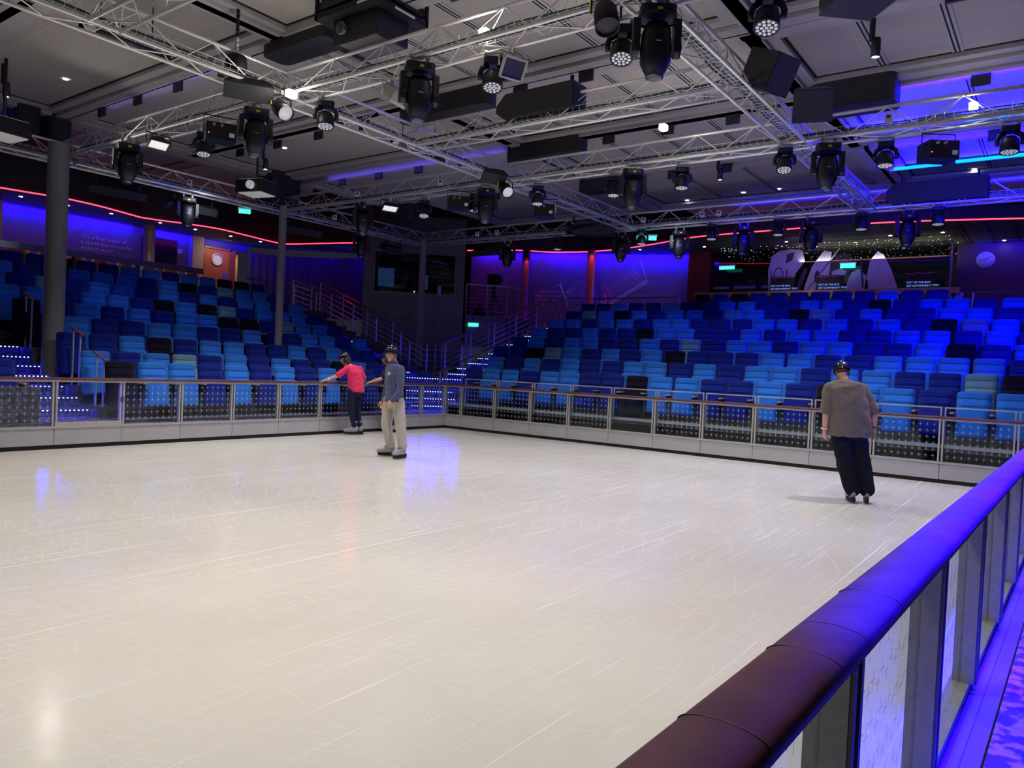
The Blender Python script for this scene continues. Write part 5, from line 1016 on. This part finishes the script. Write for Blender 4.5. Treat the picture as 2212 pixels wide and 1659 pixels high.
# man in blue sweater and cream trousers
J = dict(face=(-.74, -.66, -.20), body=(-.80, -.60, 0), head=(-.065, -.03, 1.655), neck=(-.03, 0, 1.53), chest=(-.01, 0, 1.30), pelvis=(-.005, 0, .965), hem=(-.005, 0, .90), tw=.185, td=.115,
         arms=[[(.10, -.145, 1.42), (.135, -.20, 1.12), (.02, -.26, .93), (-.03, -.28, .84), (.3, .8, 0), (-1, -.2, 0), .75], [(-.11, .14, 1.42), (-.15, .19, 1.12), (-.19, .14, .90), (-.21, .12, .80), (.4, -.8, 0), (-1, 0, 0), .6]],
         legs=[[(.07, -.06, .92), (.135, -.10, .53), (.14, -.12, .22), (.165, -.15, 0), (-.55, -.83)], [(-.075, .07, .92), (-.12, .06, .53), (-.10, .08, .22), (-.075, .10, 0), (-1, -.12)]])
person('person in a grey-blue sweater, cream trousers and black helmet skating near rink centre', (-5.13, -3.42, 0), J, fabric('sweater_blue', (.075, .095, .19)), fabric('trousers_cream', (.50, .46, .40)), 'long', None, .92, logo=True, collar=True)
# person in pink at the left boards
J = dict(face=(-.93, .25, -.42), body=(-.90, .35, 0), head=(-.215, .05, 1.555), neck=(-.13, .04, 1.44), chest=(.0, .03, 1.25), pevis=0, pelvis=(.06, .02, .94), hem=(.06, .02, .88), tw=.17, td=.12, headup=(-.35, .05, 1),
         arms=[[(-.11, -.12, 1.36), (-.31, -.20, 1.19), (-.50, -.23, 1.115), (-.62, -.235, 1.085), (.1, .1, -1), (-.2, -1, 0), .12], [(.08, .15, 1.37), (.17, .20, 1.14), (.12, .38, 1.11), (.02, .48, 1.09), (0, .2, -1), (0, 1, 0), .2]],
         legs=[[(.0, -.07, .90), (-.02, -.06, .52), (.03, -.05, .23), (.03, -.05, 0), (-1, -.1)], [(.09, .10, .90), (.06, .09, .52), (.08, .10, .23), (.10, .11, 0), (-1, .15)]], legr=[.10, .078, .058])
pk = person('person in a bright pink shirt and navy trousers holding the left handrail', (-3.22, -.33, 0), J, fabric('shirt_pink', (.80, .035, .13)), fabric('trousers_navy', (.013, .018, .05)), 'short', 'side', 1.0, hair=True)
band(pk[0], (-.455, -.225, 1.13), (-.9, -.1, -.3), .034, M_band, 'wristband')
# person mostly hidden behind the man in the sweater
J = dict(face=(-.95, .2, -.25), body=(-.92, .3, 0), head=(-.14, .05, 1.60), neck=(-.08, .04, 1.47), chest=(.0, .03, 1.27), pelvis=(.04, .02, .95), hem=(.04, .02, .88), tw=.17, td=.115, headup=(-.2, 0, 1),
         arms=[[(-.09, -.12, 1.38), (-.16, -.19, 1.17), (-.37, -.20, 1.10), (-.48, -.20, 1.08), (.1, .1, -1), (-.2, -1, 0), .12], [(.06, .17, 1.38), (.16, .26, 1.15), (.08, .38, 1.11), (-.02, .46, 1.09), (0, .2, -1), (0, 1, 0), .2]],
         legs=[[(.0, -.07, .90), (.0, -.06, .52), (.04, -.05, .23), (.05, -.05, 0), (-.8, -.5)], [(.08, .10, .90), (.06, .09, .52), (.08, .10, .23), (.10, .11, 0), (-1, .1)]], legr=[.10, .078, .058])
person('person in dark clothes mostly hidden behind the man in the blue sweater', (-2.15, -.33, 0), J, fabric('shirt_dark', (.02, .02, .035)), fabric('trousers_midnight', (.012, .018, .06)), 'short', None, 1.0, hair=True)
# heavy man seen from behind at the right
J = dict(face=(.05, .85, -.50), body=(.10, .99, 0), head=(-.262, .075, 1.675), neck=(-.255, .02, 1.59), chest=(-.22, 0, 1.31), pelvis=(-.145, .02, .97), hem=(-.145, .02, .845), tw=.235, td=.16, headup=(0, .5, 1),
         arms=[[(-.01, .02, 1.46), (.155, -.03, 1.15), (.15, .0, .95), (.175, .02, .86), (-1, .1, 0), (.2, 1, 0), .35], [(-.43, .02, 1.455), (-.475, -.02, 1.12), (-.455, .03, .90), (-.44, .06, .81), (1, .1, 0), (0, 1, 0), .6]],
         legs=[[(-.05, .02, .88), (.02, -.01, .50), (.04, -.03, .18), (.09, -.05, 0), (.35, .94)], [(-.25, .02, .88), (-.19, -.02, .50), (-.11, -.03, .18), (-.105, -.05, 0), (.15, .99)]], legr=[.130, .112, .100], slv=(.082, .078, .080))
gm = person('broad person seen from behind in a brown-grey shirt, black trousers and blue-black helmet', (-3.25, -9.99, 0), J, fabric('shirt_taupe', (.16, .135, .11)), fabric('trousers_black', (.008, .009, .014)), 'short', 'back', 1.12, face=False)
band(gm[0], (-.472, .02, .935), (.1, .1, -1), .037, M_band, 'white_wristband'); band(gm[0], (.15, -.005, .975), (-.1, 0, -1), .037, M_blackm, 'dark_watch')

# ============================================================ WALL PICTURES, LETTERING, BAR BACKDROP
def decal(name, label, polys, plane, mt, cat='wall picture', th=.004, extra=None):
    k = MB(); o_, rx = plane; o_ = Vector(o_); rx = Vector(rx).normalized(); n_ = rx.cross(Vector((0, 0, 1)))
    for p in polys:
        vs = [o_+rx*a+Vector((0, 0, b_))+n_*(-th) for a, b_ in p]; vs += [v+n_*th for v in vs]; m_ = len(p)
        k.add(vs, [tuple(range(m_)), tuple(range(m_, 2*m_))[::-1]]+[(i, m_+i, m_+(i+1) % m_, (i+1) % m_) for i in range(m_)], mt)
    return tag(k.build(name), label, cat)
def line(a, b_, w_): a = Vector(a); b_ = Vector(b_); d = (b_-a).normalized(); n_ = Vector((-d.y, d.x))*w_/2; return [tuple(a+n_), tuple(b_+n_), tuple(b_-n_), tuple(a-n_)]
def arc(cx, cz, r_, w_, a0=0, a1=360, n=26, sq=1):
    out = []
    for i in range(n):
        t0 = math.radians(a0+(a1-a0)*i/n); t1 = math.radians(a0+(a1-a0)*(i+1)/n); q = lambda t, rr: (cx+rr*math.cos(t)*sq, cz+rr*math.sin(t)); out.append([q(t0, r_), q(t1, r_), q(t1, r_-w_), q(t0, r_-w_)])
    return out
def blob(cx, cz, rx, rz, n=22, rag=.0, a0=0, a1=360, seed=1):
    rn = random.Random(seed); return [(cx+rx*(1+rn.uniform(-rag, rag))*math.cos(math.radians(a0+(a1-a0)*i/n)), cz+rz*(1+rn.uniform(-rag, rag))*math.sin(math.radians(a0+(a1-a0)*i/n))) for i in range(n)]
# left wall: quotation and line drawing
text_obj('wall_lettering', '"It\'s a finer super of\na planet but we could\nmake it work"', .165, M_pic, wallmx((-3.62, 10.98, 4.70), (1, 0, 0)), spacing=.95); tag(bpy.data.objects['wall_lettering'], 'white three-line quotation lettered on the wall above the left bank', 'lettering')
decal('wall_lettering_credit', 'two thin lines of small print under the quotation on the left wall', [line((0, 0), (.95, 0), .03), line((0, -.07), (1.3, -.07), .02)], ((-3.62, 10.99, 4.13), (1, 0, 0)), M_picd, 'lettering')
decal('wall_drawing', 'faint drawing of a ring and crossing lines above the quotation', arc(.0, .0, .19, .02)+[line((-.18, .05), (-.75, .25), .03), line((-.2, 0), (-.62, -.3), .03), line((-.62, -.3), (-1.0, -.2), .02)], ((-3.45, 10.99, 5.0), (1, 0, 0)), M_picd)
decal('wall_planet', 'large pale shaded disc printed on the far left wall', [blob(0, 0, 1.0, .9, 30)], ((-6.9, 10.99, 3.9), (1, 0, 0)), mat('planet_print', (.30, .22, .30), .6, noise=.25, nscale=2))
o = empty('wall_screen', (-1.26, 10.97, 4.45), 'black switched-off screen on the wall above the left bank', 'screen'); k = MB(); k.box((-.56, 0, -.32), (.56, .03, .62), M_black); k.build('screen_frame', o); k = MB(); k.box((-.53, -.004, -.29), (.53, 0, .59), mat('screen_off', (.012, .01, .03), .15, noise=.1)); k.build('screen_glass', o)
text_obj('screen_lettering', 'U S B', .12, M_picd, wallmx((-1.7, 10.955, 4.32), (1, 0, 0)), None); tag(bpy.data.objects['screen_lettering'], 'dim letters at the lower left of the black wall screen', 'lettering')
k = MB(); k.rbox((-.07, 0, -.07), (.07, .03, .07), .01, M_wsticker); o = k.build('wall_switch', None, (-.62, 10.95, 4.75)); tag(o, 'small white switch plate on the wall right of the black screen', 'switch')
# right mural wall, positions measured along the wall from the booth side
def WM(s, z, off=.012): p = W1+wt*s+wn*off; return (p.x, p.y, z)
mpl = lambda s, z: (WM(s, z), tuple(wt))
br = [line((0, 0), (1.25, .82), .05), line((.1, -.02), (1.28, .75), .04), line((1.25, .82), (1.02, 1.5), .03)]
for i in range(13): t = i/13; br.append(line((.1+1.1*t, .05+.72*t), (-.12+1.0*t, .52+.85*t), .013))
br += [line((-.35, .05), (0, -.1), .05), line((-.2, .3), (-.1, -.1), .04), line((-.3, -.1), (.1, .0), .03)]
decal('bridge_picture', 'white line picture of a tilted cable bridge on the blue mural wall', br, mpl(5.15, 3.98), M_pic)
decal('telescope_picture', 'long pale slanting tube printed on the mural wall between the columns', [line((0, 1.05), (.42, 0), .06), line((-.12, .98), (.04, 1.08), .02)], mpl(3.35, 3.55), M_pic)
decal('moon_picture', 'faint pale rounded shape on the mural wall beside the slanting tube', [blob(0, 0, .6, .75, 26)], mpl(4.15, 4.0), mat('moon_print', (.34, .30, .44), .6, noise=.2, nscale=2))
def wtext(name, body, size, s, z, m_, lab, sp=.95): o = text_obj(name, body, size, m_, wallmx(WM(s, z), tuple(wt)), spacing=sp); tag(o, lab, 'lettering')
wtext('mural_lettering_left', '\u2014 the dreams of the\ndigital mind and\nan engine that\nhums', .15, 2.45, 4.28, M_pic, 'bold white lettering on the mural wall behind the stair railing')
wtext('mural_lettering_middle', '          is perhaps no better\ndemonstration of the folly\nof human conceit', .14, 5.35, 3.92, M_pic, 'white lettering below the bridge picture on the mural wall')
wtext('mural_lettering_right', 'The nation that commands the skies\nbut I will not go there tomorrow\nwith dreams', .095, 5.95, 5.02, M_picd, 'small dim lettering at the right end of the mural wall')
wtext('mural_lettering_platform', 'Not out of the\nworld at once\nbut long', .12, .7, 5.0, M_picd, 'dim lettering on the mural wall behind the video camera')
decal('mural_small_print', 'block of faint small print under the right mural lettering', [line((0, -.05*i), (.75-.1*(i == 4), -.05*i), .018) for i in range(5)], mpl(5.95, 4.66), M_picd, 'lettering')
# clock
o = empty('wall_clock', (11.47, -10.06, 5.22), 'round pale wall clock on the dark wall at right', 'clock', -math.pi/2); k = MB(); k.lathe((0, 0, 0), [(0, .0), (.215, .0), (.235, -.02), (.235, -.05), (0, -.05)], mat('clock_face', (.55, .5, .62), .5, noise=.03), 32, (0, -1, 0)); k.build('clock_face', o)
k = MB(); k.bar((0, -.006, 0), (-.15, -.006, -.02), .012, .004, M_blackm, up=(0, 1, 0)); k.bar((0, -.006, 0), (.13, -.006, .09), .014, .004, M_blackm, up=(0, 1, 0)); k.build('clock_hands', o)
k = MB(); [k.bar((.17*math.cos(a*math.pi/6), -.004, .17*math.sin(a*math.pi/6)), (.195*math.cos(a*math.pi/6), -.004, .195*math.sin(a*math.pi/6)), .01, .003, M_blackm, up=(0, 1, 0)) for a in range(12)]; k.build('hour_marks', o)
# glass screen behind the bar with an astronaut print; z axis up, first coordinate runs to the right
k = MB(); k.box((10.5, -9.3, 3.05), (10.53, -2.35, 5.69), M_dglass); k.box((10.49, -9.36, 3.05), (10.54, -9.3, 5.69), M_dsteel); o = k.build('bar_glass_screen'); tag(o, 'wide tinted glass screen behind the bar carrying the astronaut print', 'glass screen')
M_astro = mat('astronaut_print', (.50, .45, .62), .7, noise=.12, nscale=3); M_astd = mat('astronaut_print_shade', (.05, .04, .08), .7, noise=.2)
pl = ((10.49, -2.35, 0), (0, -1, 0))
A_ = [[(1.12, 3.9), (1.05, 4.5), (1.0, 5.0), (1.15, 5.45), (1.5, 5.62), (2.1, 5.66), (2.6, 5.6), (2.75, 5.25), (2.35, 4.9), (2.2, 4.3), (2.35, 3.9)],
      [(2.65, 3.9), (2.8, 4.5), (3.1, 5.1), (3.6, 5.55), (3.95, 5.5), (3.9, 4.9), (3.7, 4.3), (3.6, 3.9)], [(3.9, 3.9), (4.1, 4.55), (4.0, 4.9), (4.4, 5.0), (4.65, 4.9), (4.4, 4.4), (4.2, 3.9)],
      blob(5.15, 4.2, .5, .75, 24, .06, seed=3), [(5.4, 3.9), (5.5, 4.6), (5.65, 5.2), (5.95, 5.45), (6.2, 5.35), (6.55, 4.9), (6.8, 4.45), (7.0, 3.9)]]
SQ = lambda P_: [[(1.88+(a-1)*.645, b_) for a, b_ in q] for q in P_]
decal('astronaut_picture', 'huge lilac print of an astronaut in a helmet on the bar glass', SQ(A_+[line((2.75, 4.2), (4.3, 5.6), .03)]), pl, M_astro)
decal('astronaut_shading', 'dark strokes within the lilac astronaut print on the bar glass', SQ([[(2.35, 3.92), (2.45, 4.6), (2.75, 5.05), (2.9, 5.0), (2.62, 4.4), (2.6, 3.92)], [(1.85, 5.2), (2.15, 5.3), (2.25, 5.55), (1.9, 5.5)]]+arc(1.52, 4.85, .24, .035)+[line((1.15, 5.0), (1.3, 4.3), .03), line((1.3, 4.3), (1.9, 4.4), .03), line((1.9, 5.0), (2.0, 4.4), .05), line((3.2, 4.0), (3.45, 4.6), .1), blob(3.35, 4.75, .12, .2), line((5.25, 5.3), (5.4, 4.4), .08)]), ((10.475, -2.35, 0), (0, -1, 0)), M_astd)
mat('pod_grey', (.30, .27, .36), .6, noise=.1)
for i, (cyy, cz, rr) in enumerate(((-2.94, 4.55, .21), (-3.36, 4.62, .25), (-3.85, 4.64, .27))):
    k = MB(); ellips(k, (0, 0, 0), (.3, rr, rr*1.1), MATS['pod_grey'], None, 20, 12); k.box((-.2, -rr*.8, -1.45), (.2, rr*.8, -.1), MATS['pod_grey']); o = k.build('pod_chair', None, (11.5, cyy, cz)); tag(o, 'grey egg-shaped pod behind the bar glass, %s from left' % ORD[i], 'pod chair', 'grey pods behind the bar')
M_cy = mat('screen_letter_cyan', (.2, .5, 1), em=(.16, .36, 1), es=.9)
for i, (y, bl) in enumerate([(-4.98, 4.36), (-6.38, 4.36), (-8.72, 4.36)]):
    o = empty('bar_screen', (9.55, y, 3.95), 'glowing blue menu lettering screen behind the ledge, %s from left' % ORD[i], 'screen', -math.pi/2, 'lit menu screens behind the bar'); k = MB(); k.box((-.36, 0, .0), (.36, .03, .72), M_blackm); k.box((-.02, .03, -.9), (.02, .06, .3), M_blackm); k.build('screen_frame', o)
    k2 = text_obj('screen_lettering', 'OUT OF THE BOX\nGET DOWNRIGHT TIPSY', .072, M_cy, Matrix.Translation((-.34, -.006, .42)) @ Matrix.Rotation(math.pi/2, 4, 'X'), o, .001, spacing=1.3)
    k = MB(); k.tube([(-.38, -.01, .70), (-.2, -.01, .66), (-.1, -.01, .70), (.1, -.01, .68), (.38, -.01, .71)], .008, M_picd, 5); k.build('light_edge', o)
k = MB(); k.box((9.3, -10, 3.03), (9.5, -2.4, 3.9), M_dark); tag(k.build('bar_counter'), 'dark bar counter running behind the coppery ledge', 'counter')
# star ceiling beyond the slatted soffit
k = MB(); k.box((9.7, -9.6, 5.685), (13.4, -2.4, 5.699), mat('star_ceiling_board', (.10, .095, .075), .4, noise=.2, nscale=2)); struct(k, 'ceiling_star_panel')
k = MB(); rn = random.Random(5)
for i in range(260):
    x = 9.8+3.4*rn.random()**1.2; y = -2.6-6.8*rn.random(); r_ = .006+.010*rn.random(); k.box((x-r_, y-r_, 5.675), (x+r_, y+r_, 5.684), M_star) if False else k.lathe((x, y, 5.683), [(r_, 0), (0, -.004)], mat('star_light', (1, 1, 1), em=(.9, .95, 1), es=5), 6)
tag(k.build('star_lights'), 'scattered tiny star lights twinkling in the ceiling beyond the bar', 'star lights', None, 'stuff')
area_strip('star_glow', (10.6, -5.2, 5.2), (10.6, -9.2, 5.2), 0, 30, (.9, .85, .6), .5, (.3, 0, 1)); area('astro_wash', (8.9, -5.8, 4.4), (10.5, -5.8, 4.6), 1.0, 4.5, 11, (.62, .45, 1))
